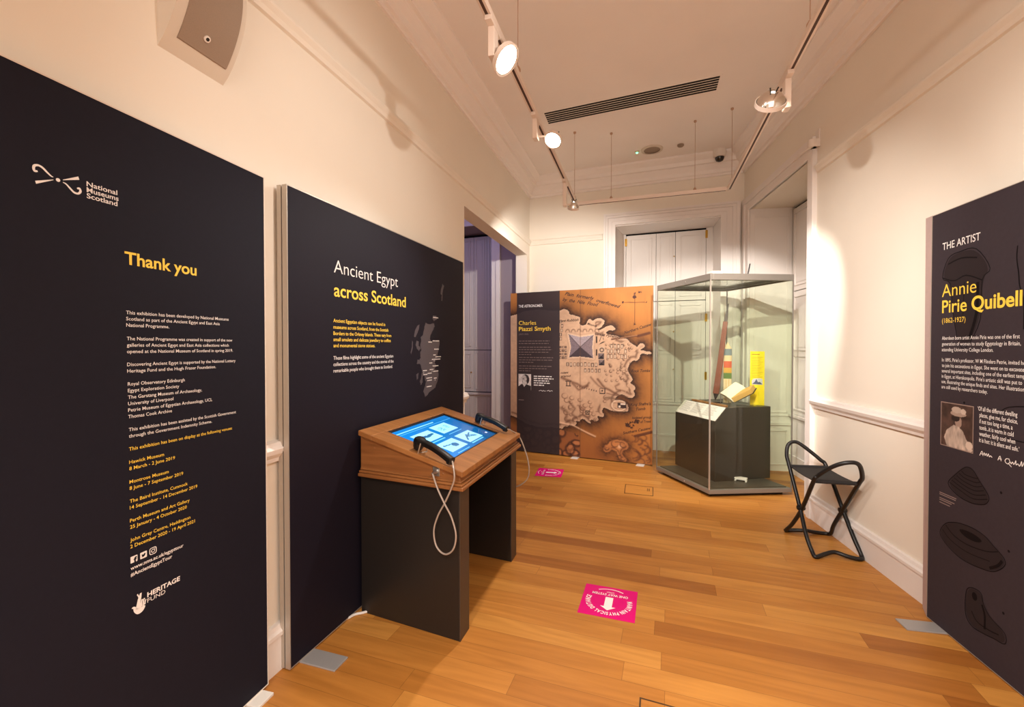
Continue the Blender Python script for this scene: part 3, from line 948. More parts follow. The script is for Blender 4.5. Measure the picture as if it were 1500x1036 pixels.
ic = .0195
mb = MB(); flat(mb, B1, rrect(-.516, -.516 + ic, .757, .757 + ic, .002)); i1 = mb.build('letter_icon', M['ink_white'], p1, normals=False)
mb = MB(); put_text(mb, B1, 'f', -.5075, .757, .009, .0215, .05, h=.0016); mb.build('icon_mark', M['banner'], i1, normals=False)
mb = MB(); flat(mb, B1, rrect(-.489, -.489 + ic, .757, .757 + ic, .002)); i2 = mb.build('bird_icon', M['ink_white'], p1, normals=False)
mb = MB(); flat(mb, B1, [(-.4855 + .0125 * x, .761 + .0115 * z) for x, z in ((0, .12), (.35, .02), (.7, .18), (.88, .5), (.9, .72), (1.02, .86), (.86, .84), (.72, .95), (.55, .88), (.48, .66), (.2, .75), (.05, .9), (.08, .6), (.05, .45), (.2, .3))], .0016)
mb.build('icon_mark', M['banner'], i2, normals=False)
mb = MB(); stroke(mb, B1, rrect(-.461, -.461 + ic, .7575, .7575 + ic, .005), .0022, closed=True, n=1)
stroke(mb, B1, [(-.461 + ic / 2 + .0048 * math.cos(a), .7575 + ic / 2 + .0048 * math.sin(a)) for a in np.linspace(0, 2 * math.pi, 14)[:-1]], .002, closed=True, n=1)
disc(mb, B1, -.461 + ic * .78, .7575 + ic * .78, .0012)
mb.build('camera_icon', M['ink_white'], p1, normals=False)
# hand with crossed fingers (the fund's emblem)
mb = MB()
stroke(mb, B1, [(-.514, .622), (-.508, .621), (-.503, .611), (-.495, .603), (-.486, .604), (-.479, .612)], [.003, .006, .012, .016, .013, .008])
flat(mb, B1, [(-.504, .612), (-.497, .640), (-.491, .655), (-.486, .655), (-.487, .643), (-.490, .628), (-.486, .608)])
flat(mb, B1, [(-.500, .655), (-.497, .649), (-.495, .643), (-.492, .646), (-.495, .652), (-.497, .657)])
stroke(mb, B1, [(-.486, .613), (-.487, .627), (-.484, .634)], .0045); stroke(mb, B1, [(-.481, .613), (-.481, .628), (-.478, .634)], .004); stroke(mb, B1, [(-.4775, .614), (-.476, .624), (-.474, .628)], .0034)
mb.build('hand_emblem', M['ink_white'], p1, normals=False)

# --- Ancient Egypt across Scotland
p2 = thing('exhibition_panel', 'wide dark panel headed Ancient Egypt across Scotland, behind the oak kiosk', 'exhibition panel', B2.P(.9, 0, 0), 'exhibition text panels')
panel(B2, 0, 1.83, .008, 2.09, .024, M['banner_dark'], p2, M['alu'], rim=.004)
mb = MB(); fbox(mb, B2, 0, 1.83, -.052, -.030, .008, 2.09); mb.build('back_frame', M['alu'], p2)
foot(B2, .055, .145, -.03, .185, M['foot'], p2)
text_block('heading_light', B2, [('Ancient Egypt',0.290,1.7621,0.567)], .092, M['ink_white'], p2, -.006, res=6)
text_block('heading_bold', B2, [('across Scotland',0.290,1.6473,0.656)], .092, M['ink_yellow'], p2, .014, res=6)
text_block('intro_text', B2, [('Ancient Egyptian objects can be found in',0.284,1.5195,0.437), ('museums across Scotland, from the Scottish',0.284,1.4880,0.469), ('Borders to the Orkney Islands. These vary from',0.284,1.4571,0.499), ('small amulets and delicate jewellery to coffins',0.284,1.4272,0.493), ('and monumental stone statues.',0.284,1.3973,0.338)], .0255, M['ink_yellow'], p2, .012)
text_block('body_text', B2, [('These films highlight some of the ancient Egyptian',0.283,1.3362,0.520), ('collections across the country and the stories of the',0.283,1.3053,0.523), ('remarkable people who brought them to Scotland.',0.283,1.2738,0.512)], .0255, M['ink_white'], p2, .008)
MAIN= [(1.204, 1.563), (1.242, 1.554), (1.319, 1.569), (1.329, 1.545), (1.299, 1.511), (1.27, 1.482), (1.26, 1.454), (1.279, 1.436), (1.338, 1.442), (1.399, 1.447), (1.409, 1.428), (1.393, 1.39), (1.378, 1.352), (1.358, 1.324), (1.347, 1.3), (1.327, 1.287), (1.357, 1.262), (1.327, 1.24), (1.377, 1.228), (1.388, 1.209), (1.383, 1.171), (1.336, 1.108), (1.297, 1.097), (1.248, 1.084), (1.22, 1.064), (1.192, 1.058), (1.18, 1.077), (1.165, 1.096), (1.183, 1.121), (1.202, 1.156), (1.184, 1.184), (1.175, 1.212), (1.157, 1.195), (1.157, 1.159), (1.13, 1.144), (1.118, 1.171), (1.139, 1.196), (1.148, 1.231), (1.139, 1.258), (1.122, 1.285), (1.113, 1.312), (1.131, 1.329), (1.122, 1.356), (1.14, 1.382), (1.123, 1.408), (1.141, 1.435), (1.132, 1.461), (1.159, 1.48), (1.177, 1.516), (1.186, 1.543)]
ISL= [[(1.089, 1.538), (1.115, 1.548), (1.106, 1.513), (1.08, 1.482), (1.063, 1.46), (1.046, 1.468), (1.055, 1.503)], [(1.022, 1.442), (1.034, 1.425), (1.024, 1.383), (1.008, 1.349), (1.001, 1.366), (1.018, 1.399)], [(1.08, 1.443), (1.102, 1.434), (1.105, 1.408), (1.131, 1.386), (1.105, 1.373), (1.079, 1.391), (1.063, 1.412)], [(1.088, 1.313), (1.122, 1.307), (1.113, 1.286), (1.079, 1.287)], [(1.07, 1.218), (1.104, 1.225), (1.095, 1.19), (1.078, 1.178)], [(1.309, 1.623), (1.359, 1.621), (1.369, 1.598), (1.319, 1.581), (1.3, 1.599)], [(1.454, 1.86), (1.48, 1.854), (1.465, 1.818), (1.454, 1.788), (1.453, 1.734), (1.436, 1.738), (1.443, 1.777), (1.422, 1.784), (1.433, 1.819)]]
MARK= [(1.309, 1.604, 1.386), (1.237, 1.429, 1.289), (1.299, 1.438, 1.399), (1.322, 1.379, 1.393), (1.308, 1.338, 1.347), (1.341, 1.324, 1.426), (1.288, 1.307, 1.415), (1.25, 1.283, 1.294), (1.307, 1.26, 1.384), (1.255, 1.237, 1.311), (1.307, 1.222, 1.383), (1.161, 1.234, 1.217), (1.225, 1.212, 1.284), (1.166, 1.207, 1.223), (1.208, 1.18, 1.287), (1.317, 1.173, 1.359), (1.221, 1.163, 1.287), (1.211, 1.121, 1.281)]


def rough_outline(poly, amp, seed, n=3):
    R = random.Random(seed); out = []
    for i in range(len(poly)):
        a, b = poly[i], poly[(i + 1) % len(poly)]
        for k in range(n):
            t = k / n; out.append((a[0] * (1 - t) + b[0] * t + R.uniform(-amp, amp), a[1] * (1 - t) + b[1] * t + R.uniform(-amp, amp)))
    return out


mb = MB(); flat(mb, B2, rough_outline(MAIN, .003, 1))
for k, i in enumerate(ISL): flat(mb, B2, rough_outline(i, .003, k + 2))
mb.build('country_map', M['ink_grey'], p2, normals=False)
mb = MB(); R_ = random.Random(4)
for a, z, b in MARK:
    s = a
    while s < b:
        w = min(R_.uniform(.010, .022), b - s); flat(mb, B2, [(s, z), (s + w, z), (s + w, z + .0065), (s, z + .0065)], .0016); s += w + .003
for s, z in ((1.17, 1.222), (1.29, 1.228), (1.333, 1.163), (1.32, 1.30), (1.30, 1.265)): disc(mb, B2, s, z, .004, .0016, 8)
mb.build('map_marks', M['ink_white'], p2, normals=False)

# --- map panel of the astronomer
p3 = thing('exhibition_panel', 'freestanding panel with a brown pyramid map and dark text strip, by the opening', 'exhibition panel', MP.P(.9, 0, 0), 'exhibition text panels')
mb = MB(); fbox(mb, MP, 0, 1.84, -.04, -.001, .012, 2.115); mb.build('frame', M['alu'], p3)
PLATEAU= [(-0.4, 1.80), (-0.02, 1.80), (0.3, 1.90), (0.693, 1.852), (0.744, 1.882), (0.807, 1.86), (0.828, 1.811), (0.883, 1.797), (0.957, 1.771), (0.97, 1.723), (0.945, 1.692), (0.982, 1.663), (1.043, 1.674), (1.055, 1.721), (1.08, 1.749), (1.116, 1.731), (1.128, 1.719), (1.152, 1.747), (1.212, 1.752), (1.252, 1.739), (1.275, 1.715), (1.259, 1.669), (1.224, 1.635), (1.176, 1.617), (1.2, 1.6), (1.247, 1.622), (1.294, 1.65), (1.353, 1.66), (1.392, 1.643), (1.406, 1.613), (1.376, 1.597), (1.341, 1.605), (1.306, 1.591), (1.283, 1.564), (1.33, 1.551), (1.411, 1.532), (1.484, 1.504), (1.548, 1.487), (1.581, 1.446), (1.637, 1.411), (1.66, 1.389), (1.682, 1.427), (1.714, 1.445), (1.743, 1.427), (1.747, 1.396), (1.715, 1.373), (1.693, 1.35), (1.759, 1.351), (1.824, 1.333), (1.824, 1.304), (1.77, 1.315), (1.715, 1.321), (1.693, 1.287), (1.682, 1.253), (1.66, 1.23), (1.616, 1.241), (1.582, 1.206), (1.56, 1.16), (1.549, 1.126), (1.572, 1.08), (1.594, 1.047), (1.612, 1.002), (1.572, 0.966), (1.628, 0.945), (1.639, 0.9), (1.617, 0.876), (1.64, 0.832), (1.618, 0.79), (1.573, 0.783), (1.516, 0.815), (1.459, 0.823), (1.414, 0.787), (1.402, 0.74), (1.46, 0.754), (1.528, 0.735), (1.562, 0.679), (1.562, 0.633), (1.528, 0.62), (1.437, 0.614), (1.368, 0.621), (1.321, 0.63), (1.262, 0.662), (1.239, 0.602), (1.274, 0.569), (1.251, 0.532), (1.215, 0.541), (1.179, 0.546), (1.203, 0.493), (1.156, 0.466), (1.119, 0.499), (1.083, 0.485), (1.107, 0.446), (1.059, 0.459), (1.01, 0.503), (0.973, 0.489), (0.961, 0.452), (0.911, 0.472), (0.923, 0.413), (0.873, 0.397), (0.836, 0.431), (0.81, 0.38), (0.759, 0.388), (0.734, 0.35), (0.703, 0.359), (0.3, 0.342), (-0.02, 0.50), (-0.4, 0.5)]
ISLE= [(1.257, 0.155), (1.276, 0.2), (1.311, 0.203), (1.334, 0.245), (1.369, 0.265), (1.438, 0.278), (1.507, 0.272), (1.553, 0.242), (1.571, 0.198), (1.553, 0.161), (1.508, 0.145), (1.496, 0.109), (1.519, 0.077), (1.553, 0.035), (1.531, 0.009), (1.474, 0.019), (1.439, 0.069), (1.416, 0.124), (1.369, 0.143), (1.335, 0.116), (1.288, 0.1), (1.264, 0.121)]
PYR= [(0.813, 1.557), (0.965, 1.52), (1.133, 1.542), (1.117, 1.395), (1.129, 1.258), (0.966, 1.276), (0.821, 1.267), (0.846, 1.395), (0.966, 1.395)]
SM= [(1.191, 1.318), (1.272, 1.255), (1.192, 1.24), (1.277, 1.176), (1.217, 1.381), (1.26, 1.339)]
BARS= [(1.167, 1.53), (1.184, 1.442), (1.167, 1.365), (1.184, 1.287), (1.196, 1.435), (1.281, 1.459), (1.224, 1.529), (1.205, 1.475)]
BOX= [(0.771, 0.982), (0.855, 0.892), (1.212, 0.887), (1.274, 0.829), (1.432, 0.725), (1.537, 0.662), (1.552, 0.472), (1.574, 0.451), (1.585, 0.497), (1.619, 0.465), (1.641, 0.535), (1.697, 0.494), (1.058, 0.6), (1.1, 0.55), (1.383, 1.497), (1.659, 1.525), (1.681, 1.536), (1.786, 1.566), (1.664, 0.343), (1.828, 0.402)]


def chaikin(p, n=2):
    for _ in range(n):
        q = []
        for i in range(len(p)):
            a, b = p[i], p[(i + 1) % len(p)]
            q += [(a[0] * .75 + b[0] * .25, a[1] * .75 + b[1] * .25), (a[0] * .25 + b[0] * .75, a[1] * .25 + b[1] * .75)]
        p = q
    return p


def map_ink(S, Z):
    n1 = fbm(S * 3.2, Z * 3.2, 4); n2 = fbm(S * 40, Z * 8, 2); n3 = fbm(S * 14 + 5, Z * 14, 3)
    img = np.zeros(S.shape + (3,)) + np.array([178, 114, 54.])
    img *= (0.88 + .22 * n1 + .06 * n2)[..., None]
    low = np.clip((.62 - Z) / .5, 0, 1) * np.clip((1.75 - S) / .5, .3, 1)
    img = mixc(img, low * .55, (134, 76, 38))  # browner towards the bottom: weaker light there put into the ink
    wob = (n3 - .5) * .03
    PL = chaikin(PLATEAU, 1)
    S2, Z2 = S + (fbm(S * 22, Z * 22, 2) - .5) * .012, Z + (fbm(S * 22 + 9, Z * 22, 2) - .5) * .012
    ins = inpoly(S2, Z2, PL); d = distpoly(S2, Z2, PL)
    hatch = .75 + .5 * (vnoise(S * 60 + Z * 30, Z * 60) - .5)
    halo = np.exp(-(d / (.05 + .05 * n1)) ** 1.05) * (.55 + .6 * hatch)
    img = mixc(img, np.where(ins, 0, np.clip(halo, 0, .97)), (46, 25, 17))
    cream = np.array([196, 158, 128.]) * (0.92 + .14 * n1 + .10 * (fbm(S * 40, Z * 40, 2) - .5))[..., None]
    cream = mixc(cream, np.clip((.95 - Z) / .6, 0, 1) * .25, (150, 108, 80))
    img = np.where(ins[..., None], cream, img)
    rimin = np.exp(-(d / .014) ** 2) * .25
    img = mixc(img, np.where(ins, rimin, 0), (226, 196, 166))
    bite = np.exp(-((d - .045) / .014) ** 2) * (vnoise(S * 16 + 3, Z * 16) > .45) * ((S > 1.15) | (Z < .95))
    img = mixc(img, np.where(ins, bite * .6, 0), (84, 54, 40))
    # lumps of the plateau's broken edges
    def ridge(pts, w, col, k=.8, amp=.01):
        nonlocal img
        dd = distpoly(S + (n3 - .5) * amp * 2, Z + (fbm(S * 14, Z * 14 + 7, 2) - .5) * amp * 2, pts, False)
        img = mixc(img, np.exp(-(dd / w) ** 2) * k, col)
    dk = (96, 62, 46)
    ridge([(.72, 1.0), (.86, .95), (.99, .90), (1.06, .91)], .017, dk, .7)
    ridge([(.86, .93), (.95, .86), (1.05, .90), (1.08, .95)], .013, dk, .6)
    ridge([(1.19, 1.0), (1.28, .90), (1.42, .83), (1.45, .81)], .014, dk, .75)
    ridge([(1.10, 1.02), (1.19, .93), (1.25, .89)], .012, dk, .5)
    ridge([(1.45, .95), (1.40, .93), (1.42, .89), (1.52, .86)], .011, dk, .55)
    ridge([(1.30, .83), (1.42, .81), (1.55, .80)], .009, dk, .6)
    ridge([(1.28, .77), (1.36, .775), (1.42, .76)], .016, (110, 84, 66), .8)
    ridge([(.72, .62), (.80, .56), (.78, .48), (.84, .44)], .02, dk, .55)
    ridge([(.82, .70), (.90, .62), (.86, .55), (.93, .50)], .014, dk, .55)
    ridge([(.94, .66), (1.02, .62), (1.0, .55), (1.07, .50)], .012, dk, .5)
    ridge([(.70, .43), (.86, .41), (.98, .36), (1.16, .29)], .010, (222, 182, 150), .9, .004)
    ridge([(.70, .41), (.86, .385), (.98, .34), (1.15, .275)], .006, dk, .6, .004)
    R = random.Random(11)
    for k in range(26):     # rounded knolls in the lower plateau
        cs, cz = R.uniform(.74, 1.30), R.uniform(.46, .78); r = R.uniform(.018, .04)
        dd = np.hypot(S - cs, (Z - cz) * 1.2); a = np.arctan2(Z - cz, S - cs)
        img = mixc(img, ins * np.exp(-((dd - r) / .006) ** 2) * np.clip(.6 - np.sin(a + .8) * .5, 0, 1) * .8, dk)
    for k in range(60):     # small tombs north-east of the pyramid
        cs, cz = R.uniform(1.28, 1.60), R.uniform(.98, 1.44); r = R.uniform(.008, .017)
        dd = np.hypot(S - cs, Z - cz); a = np.arctan2(Z - cz, S - cs)
        img = mixc(img, ins * np.exp(-((dd - r) / .0045) ** 2) * np.clip(.6 - np.sin(a + .8) * .5, 0, 1) * .85, (84, 56, 44))
    def blk(s, z, w, h, fill=(204, 176, 150), edge=(78, 54, 46)):
        nonlocal img
        m = (abs(S - s) < w / 2 + .005) & (abs(Z - z) < h / 2 + .005); img = mixc(img, m * .85, edge)
        m = (abs(S - s) < w / 2 - .003) & (abs(Z - z) < h / 2 - .003); img = mixc(img, m, fill)
    for k in range(6):
        for j in range(3):
            if (k + j) % 5: blk(1.315 + k * .042, 1.405 - j * .062, .022, .042)
    for k in range(9): blk(.80 + k * .046, 1.175 + R.uniform(-.004, .004), .022, .042)
    for k in range(5): blk(1.03 + k * .045, 1.105, .02, .036)
    for k in range(4):
        for j in range(3): blk(.705 + j * .035, 1.26 + k * .045, .018, .024, (120, 96, 84) if (k + j) % 2 else (200, 170, 146))
    for k in range(5): blk(.715 + R.uniform(-.01, .02), 1.50 + k * .055, .022, .034)
    for k in range(6):      # mounds above the pyramid
        cs = .80 + k * .075; dd = np.hypot((S - cs), (Z - 1.585) * .8); m = np.exp(-((dd - .026) / .006) ** 2) * (Z > 1.58)
        img = mixc(img, m * .7, (96, 66, 52))
    # great pyramid, seen from above: four faces with ruled lines
    a, tm, b, rm, c, bm_, d_, lm, ap = PYR
    lines = .9 + .2 * vnoise(S * 120, Z * 120)
    dp = distpoly(S, Z, [a, tm, b, rm, c, bm_, d_, lm]); ins_p = inpoly(S, Z, [a, tm, b, rm, c, bm_, d_, lm])
    img = mixc(img, np.where(ins_p, 0, np.exp(-(dp / .012) ** 2) * .5), (232, 208, 186))
    img = mixc(img, np.where(ins_p, 0, np.exp(-((dp - .03) / .004) ** 2) * .4), (140, 110, 92))
    for poly, col in (([a, tm, b, ap], (158, 142, 146)), ([a, ap, d_, lm], (116, 100, 106)), ([b, rm, c, ap], (126, 108, 112)), ([d_, ap, c, bm_], (62, 50, 56))):
        m = inpoly(S, Z, poly); img = np.where(m[..., None], np.array(col, float) * lines[..., None], img)
    for q in (a, b, c, d_): img = mixc(img, np.exp(-(distpoly(S, Z, [q, ap], False) / .004) ** 2) * .7, (40, 30, 34))
    # three queens' pyramids
    for (s0, z0), k in (((1.231, 1.286), 0), ((1.234, 1.208), 1), ((1.238, 1.360), 2)):
        w = .036; sq = [(s0 - w, z0 + w), (s0 + w, z0 + w), (s0 + w, z0 - w), (s0 - w, z0 - w)]
        cols = [(126, 108, 104), (70, 56, 58), (30, 24, 28), (96, 80, 80)] if k < 2 else [(196, 166, 140)] * 4
        for i in range(4):
            m = inpoly(S, Z, [sq[i], sq[(i + 1) % 4], (s0, z0)]); img = np.where(m[..., None], np.array(cols[i], float), img)
        if k == 2: img = mixc(img, np.exp(-((np.hypot(S - s0, Z - z0) - .022) / .006) ** 2), (60, 40, 36))
    for q in ([(1.167, 1.53), (1.184, 1.53), (1.184, 1.442), (1.167, 1.442)], [(1.167, 1.365), (1.184, 1.365), (1.184, 1.287), (1.167, 1.287)], [(1.196, 1.425), (1.25, 1.462), (1.281, 1.462), (1.23, 1.436)], [(1.205, 1.465), (1.228, 1.53), (1.234, 1.528), (1.213, 1.465)], [(1.252, 1.478), (1.26, 1.478), (1.258, 1.51), (1.25, 1.51)]):
        img = mixc(img, inpoly(S, Z, q) * 1., (44, 30, 28))
    # cross shaped ruin, courtyard tomb, sphinx
    for s, z, w, h in ((.80, .965, .06, .012), (.79, .93, .012, .06), (.83, .93, .012, .05), (.812, .905, .07, .012), (.845, .965, .012, .02)): img = mixc(img, (abs(S - s) < w / 2) & (abs(Z - z) < h / 2), (70, 50, 44))
    for s, z, w in ((1.245, .857, .036), (1.06, .577, .026)):
        m = np.maximum(abs(S - s), abs(Z - z)); img = mixc(img, (m < w) & (m > w - .010), (50, 36, 34)); img = mixc(img, m < .010, (40, 30, 28))
    for k in range(9): img = mixc(img, np.hypot(S - (.93 + k * .03), Z - (.90 - k * .006)) < .007, (70, 48, 40))
    dd = np.hypot((S - 1.45) / .085, (Z - .69) / .062); img = mixc(img, np.exp(-((dd - 1) / .10) ** 2) * .7, (236, 206, 176)); img = mixc(img, np.exp(-((dd - 1.22) / .10) ** 2) * .4, dk)
    m = np.maximum(abs(S - 1.485) / .052, abs(Z - .692) / .034); img = mixc(img, (m < 1.0), (66, 46, 42)); img = mixc(img, m < .78, (222, 200, 182))
    img = mixc(img, (m < .78) & (((S > 1.47) & (Z < .70)) | ((S < 1.468) & (Z > .688))), (52, 36, 34))
    # trees, causeways, wind rose
    for s, z, w in ((1.552, .462, .026), (1.574, .447, .014), (1.588, .49, .012), (1.62, .463, .010), (1.61, .500, .012), (1.665, .512, .026), (1.64, .50, .014), (1.60, .43, .013)):
        dd = np.hypot((S - s), (Z - z)) + (vnoise(S * 130, Z * 130) - .5) * .02; img = mixc(img, dd < w, (62, 34, 22))
    for a_, b_, w in (((1.36, 1.49), (1.67, 1.53), .010), ((1.67, 1.525), (1.80, 1.56), .017), ((1.64, .335), (1.83, .40), .014), ((1.67, .33), (1.83, .385), .006)):
        img = mixc(img, np.exp(-(distpoly(S, Z, [a_, b_], False) / w) ** 4) * .85, (84, 44, 26))
    img = mixc(img, np.exp(-(distpoly(S, Z, [(1.42, 1.50), (1.66, 1.535)], False) / .006) ** 4) * .5, (206, 160, 120))
    for a_, b_ in (((1.631, 2.03), (1.632, 1.672)), ((1.51, 1.930), (1.745, 1.922))):
        img = mixc(img, np.exp(-(distpoly(S, Z, [a_, b_], False) / .0035) ** 4), (66, 34, 22))
    for s, z, r in ((1.631, 1.99, .022), (1.68, 2.045, .012), (1.632, 1.668, .012), (1.49, 1.932, .013), (1.765, 1.922, .012), (1.631, 2.03, .012)): img = mixc(img, np.hypot(S - s, Z - z) + (vnoise(S * 150, Z * 150) - .5) * .014 < r, (70, 34, 24))
    # rocky ground below, with knolls
    low = inpoly(S + wob, Z + wob, [(-.1, .33), (.70, .33), (.95, .30), (.98, .02), (.98, -.1), (-.1, -.1)])
    img = mixc(img, low * .55, (142, 84, 52))
    for k in range(34):
        cs, cz = R.uniform(.05, .97), R.uniform(.02, .36); rx, ry = R.uniform(.025, .06), R.uniform(.03, .06)
        dd = np.hypot((S - cs + wob) / rx, (Z - cz + wob) / ry); img = mixc(img, low * np.exp(-((dd - 1.15) / .28) ** 2) * .75, (66, 36, 26)); img = mixc(img, low * (dd < .85) * .55, (190, 122, 78))
    for k in range(16):     # contour strokes on the right below
        cs, cz = 1.60 + .012 * k, .03 + R.uniform(0, .30); r = R.uniform(.03, .06)
        dd = np.hypot((S - cs) * .8, Z - cz); img = mixc(img, (S > 1.5) * (S > cs) * np.exp(-((dd - r) / .009) ** 2) * .5, (90, 50, 30))
    IL = ISLE; i_in = inpoly(S2, Z2, IL); di = distpoly(S2, Z2, IL)
    img = mixc(img, np.where(i_in, 0, np.exp(-(di / .055) ** 1.2) * .95 * hatch), (62, 34, 22))
    img = mixc(img, i_in * .85, (196, 128, 76)); img = mixc(img, i_in * np.clip(n3 * 2.2 - .9, 0, 1) * .6, (132, 80, 48))
    img = mixc(img, np.exp(-((np.hypot((S - 1.46) / 1.2, Z - .19)) / .022) ** 2) * .9, (236, 188, 150))
    img = mixc(img, i_in * np.exp(-(di / .008) ** 2) * .6, (80, 46, 30))
    img = mixc(img, i_in * np.exp(-((di - .03) / .008) ** 2) * (vnoise(S * 26, Z * 26) > .4) * .6, (96, 56, 36))
    for s, z, r in ((1.30, .16, .028), (1.40, .22, .04), (1.50, .22, .035), (1.45, .11, .03), (1.50, .05, .025)):
        a = np.arctan2(Z - z, S - s); img = mixc(img, i_in * np.exp(-((np.hypot(S - s, Z - z) - r) / .007) ** 2) * np.clip(.5 - np.sin(a + .6) * .6, 0, 1) * .8, (84, 48, 32))
    # seams of the three cloth widths
    img = mixc(img, np.exp(-((S - .966) / .004) ** 4) * .7, (88, 56, 40))
    # dark text strip printed over the map
    strip = (S > .09) & (S < .694)
    dark = np.array([54, 42, 43.]) + (img - img.mean((0, 1))) * .10
    img = np.where(strip[..., None], dark, img)
    return img


raster('map_print', MP, 0, 1.84, .012, 2.115, 310, 354, map_ink, M['print'], p3)
text_block('strip_title', MP, [('THE ASTRONOMER',0.119,1.9195,0.341)], .050, M['ink_white'], p3, .01, h=.002, res=3)
text_block('heading_light', MP, [('Charles',0.122,1.6879,0.247)], .078, M['ink_yellow'], p3, 0, h=.002, res=4)
text_block('heading_bold', MP, [('Piazzi Smyth',0.122,1.6090,0.449)], .078, M['ink_yellow'], p3, .014, h=.002, res=4)
text_block('dates', MP, [('(1819-1900)',0.122,1.5555,0.139)], .03, M['ink_faint'], p3, 0, h=.002)
mb = MB(); R_ = random.Random(9)                     # paragraphs too small to read: rows of word-long strokes
for z, s1 in ((1.470, .556), (1.437, .545), (1.388, .575), (1.356, .59), (1.323, .55), (1.291, .30), (1.253, .616), (1.221, .60), (1.189, .33), (1.140, .59), (1.108, .52), (1.076, .29)):
    s = .122
    while s < s1:
        w = min(R_.uniform(.022, .058), s1 - s); flat(mb, MP, [(s, z), (s + w, z), (s + w, z + .0085), (s, z + .0085)], .002); s += w + .010
mb.build('body_text', M['ink_faint'], p3, normals=False)
mb = MB()
for z, s1 in ((1.006, .585), (.977, .612), (.948, .55), (.919, .56), (.890, .49)):
    s = .337
    while s < s1:
        w = min(R_.uniform(.022, .058), s1 - s); flat(mb, MP, [(s, z), (s + w, z), (s + w, z + .0125), (s, z + .0125)], .002); s += w + .010
stroke(mb, MP, [(.41, .822), (.44, .83), (.46, .818), (.47, .83), (.49, .822), (.505, .826)], .005, .002); stroke(mb, MP, [(.52, .824), (.55, .834), (.56, .82), (.58, .832), (.60, .826)], .005, .002)
mb.build('quote_text', M['ink_white'], p3, normals=False)
mb = MB(); flat(mb, MP, [(.12, .686), (.195, .686), (.195, .696), (.12, .696)], .002); mb.build('credit_text', M['ink_faint'], p3, normals=False)


def man_ink(S, Z):
    u = (S - .117) / .182; v = (Z - .826) / .212
    img = np.zeros(S.shape + (3,)) + np.array([226, 216, 210.]); n = fbm(u * 9, v * 9, 3)
    img = mixc(img, np.hypot((u - .56) / .30, (v - .66) / .32) < 1.0, (58, 48, 48))           # hair and beard
    img = mixc(img, np.hypot((u - .46) / .19, (v - .68) / .24) < 1.0, (198, 186, 180))        # face turned to the left
    img = mixc(img, np.hypot((u - .50) / .17, (v - .43) / .15) < 1.0, (206, 198, 192))        # pale beard
    img = mixc(img, np.hypot((u - .40) / .06, (v - .70) / .03) < 1.0, (70, 60, 58))
    img = mixc(img, inpoly(u, v, [(0, 0), (0, .22), (.30, .40), (.46, .22), (.62, .36), (1, .26), (1, 0)]), (48, 40, 42))
    img = mixc(img, inpoly(u, v, [(.34, .36), (.46, .18), (.56, .34), (.46, .30)]), (222, 214, 208))
    return img * (.86 + .28 * n)[..., None]


raster('portrait_print', MP, .117, .299, .826, 1.038, 40, 46, man_ink, M['print'], p3, .002)
def mt(body, s0, z0, s1, z1, size, sh=.35):
    mb = MB(); put_text(mb, MP, body, s0, z0, math.hypot(s1 - s0, z1 - z0), size, .018, sh, .002, math.atan2(z1 - z0, s1 - s0)); mb.build('place_name', M['ink_black'], p3, normals=False)
mt('Plain  formerly', .760, 2.055, 1.135, 1.975, .062); mt('overflowed', 1.165, 1.955, 1.455, 1.862, .058); mt('by  the  Nile  Flood', .731, 1.985, 1.190, 1.895, .060)
mt('Mounds', 1.051, 1.676, 1.176, 1.640, .04); mt('ient Rubbish', .700, 1.713, .945, 1.724, .045); mt('Great Pyramid', 1.152, 1.546, 1.468, 1.497, .045)
mt('Northern Causew', 1.514, 1.549, 1.828, 1.650, .050); mt('Rock Tombs', 1.594, 1.095, 1.814, 1.104, .048); mt("King Shafre's", 1.586, .693, 1.822, .717, .048); mt('Tomb', 1.652, .640, 1.762, .655, .048)
mt('Isolated group', 1.605, .536, 1.826, .560, .044); mt('of Trees', 1.703, .494, 1.823, .512, .044); mt('Southern Causew', 1.500, .342, 1.826, .432, .046); mt('ncient', .707, 1.053, .814, 1.061, .04); mt('yramid', .707, 1.009, .847, 1.018, .04)
mt('N', 1.69, 2.035, 1.71, 2.035, .03, 0)
foot(MP, .865, .955, -.02, .085, M['foot_white'], p3); foot(MP, 1.665, 1.755, -.02, .085, M['foot_white'], p3)

# --- panel of the artist, right wall
p4 = thing('exhibition_panel', 'brown black panel headed The Artist, standing along right wall', 'exhibition panel', RB.P(.5, 0, 0), 'exhibition text panels')
panel(RB, .05, 1.1, .006, 2.065, .03, M['brown_fabric'], p4, M['alu'], rim=.0025)
mb = MB(); mb.hexa([RB.P(0, .028, -.012), RB.P(.05, .003, .0), RB.P(.05, .003, -.03), RB.P(0, .028, -.03)], [RB.P(0, 2.067, -.002), RB.P(.05, 2.067, .0), RB.P(.05, 2.067, -.03), RB.P(0, 2.067, -.03)])
mb.build('edge_strip', M['mauve_trim'], p4)
foot(RB, .10, .19, -.03, .17, M['foot'], p4)
text_block('strip_title', RB, [('THE ARTIST',0.123,1.8756,0.222)], .050, M['ink_white'], p4, .004, res=5)
text_block('heading_light', RB, [('Annie',0.124,1.6447,0.204)], .088, M['ink_yellow'], p4, -.004, res=6)
text_block('heading_light', RB, [('Pirie',0.126,1.5664,0.150)], .088, M['ink_yellow'], p4, .012, res=6)
text_block('heading_bold', RB, [('Quibell',0.303,1.5664,0.248)], .088, M['ink_yellow'], p4, .024, res=6)
text_block('dates', RB, [('(1862-1927)',0.127,1.5164,0.143)], .034, M['ink_yellow'], p4)
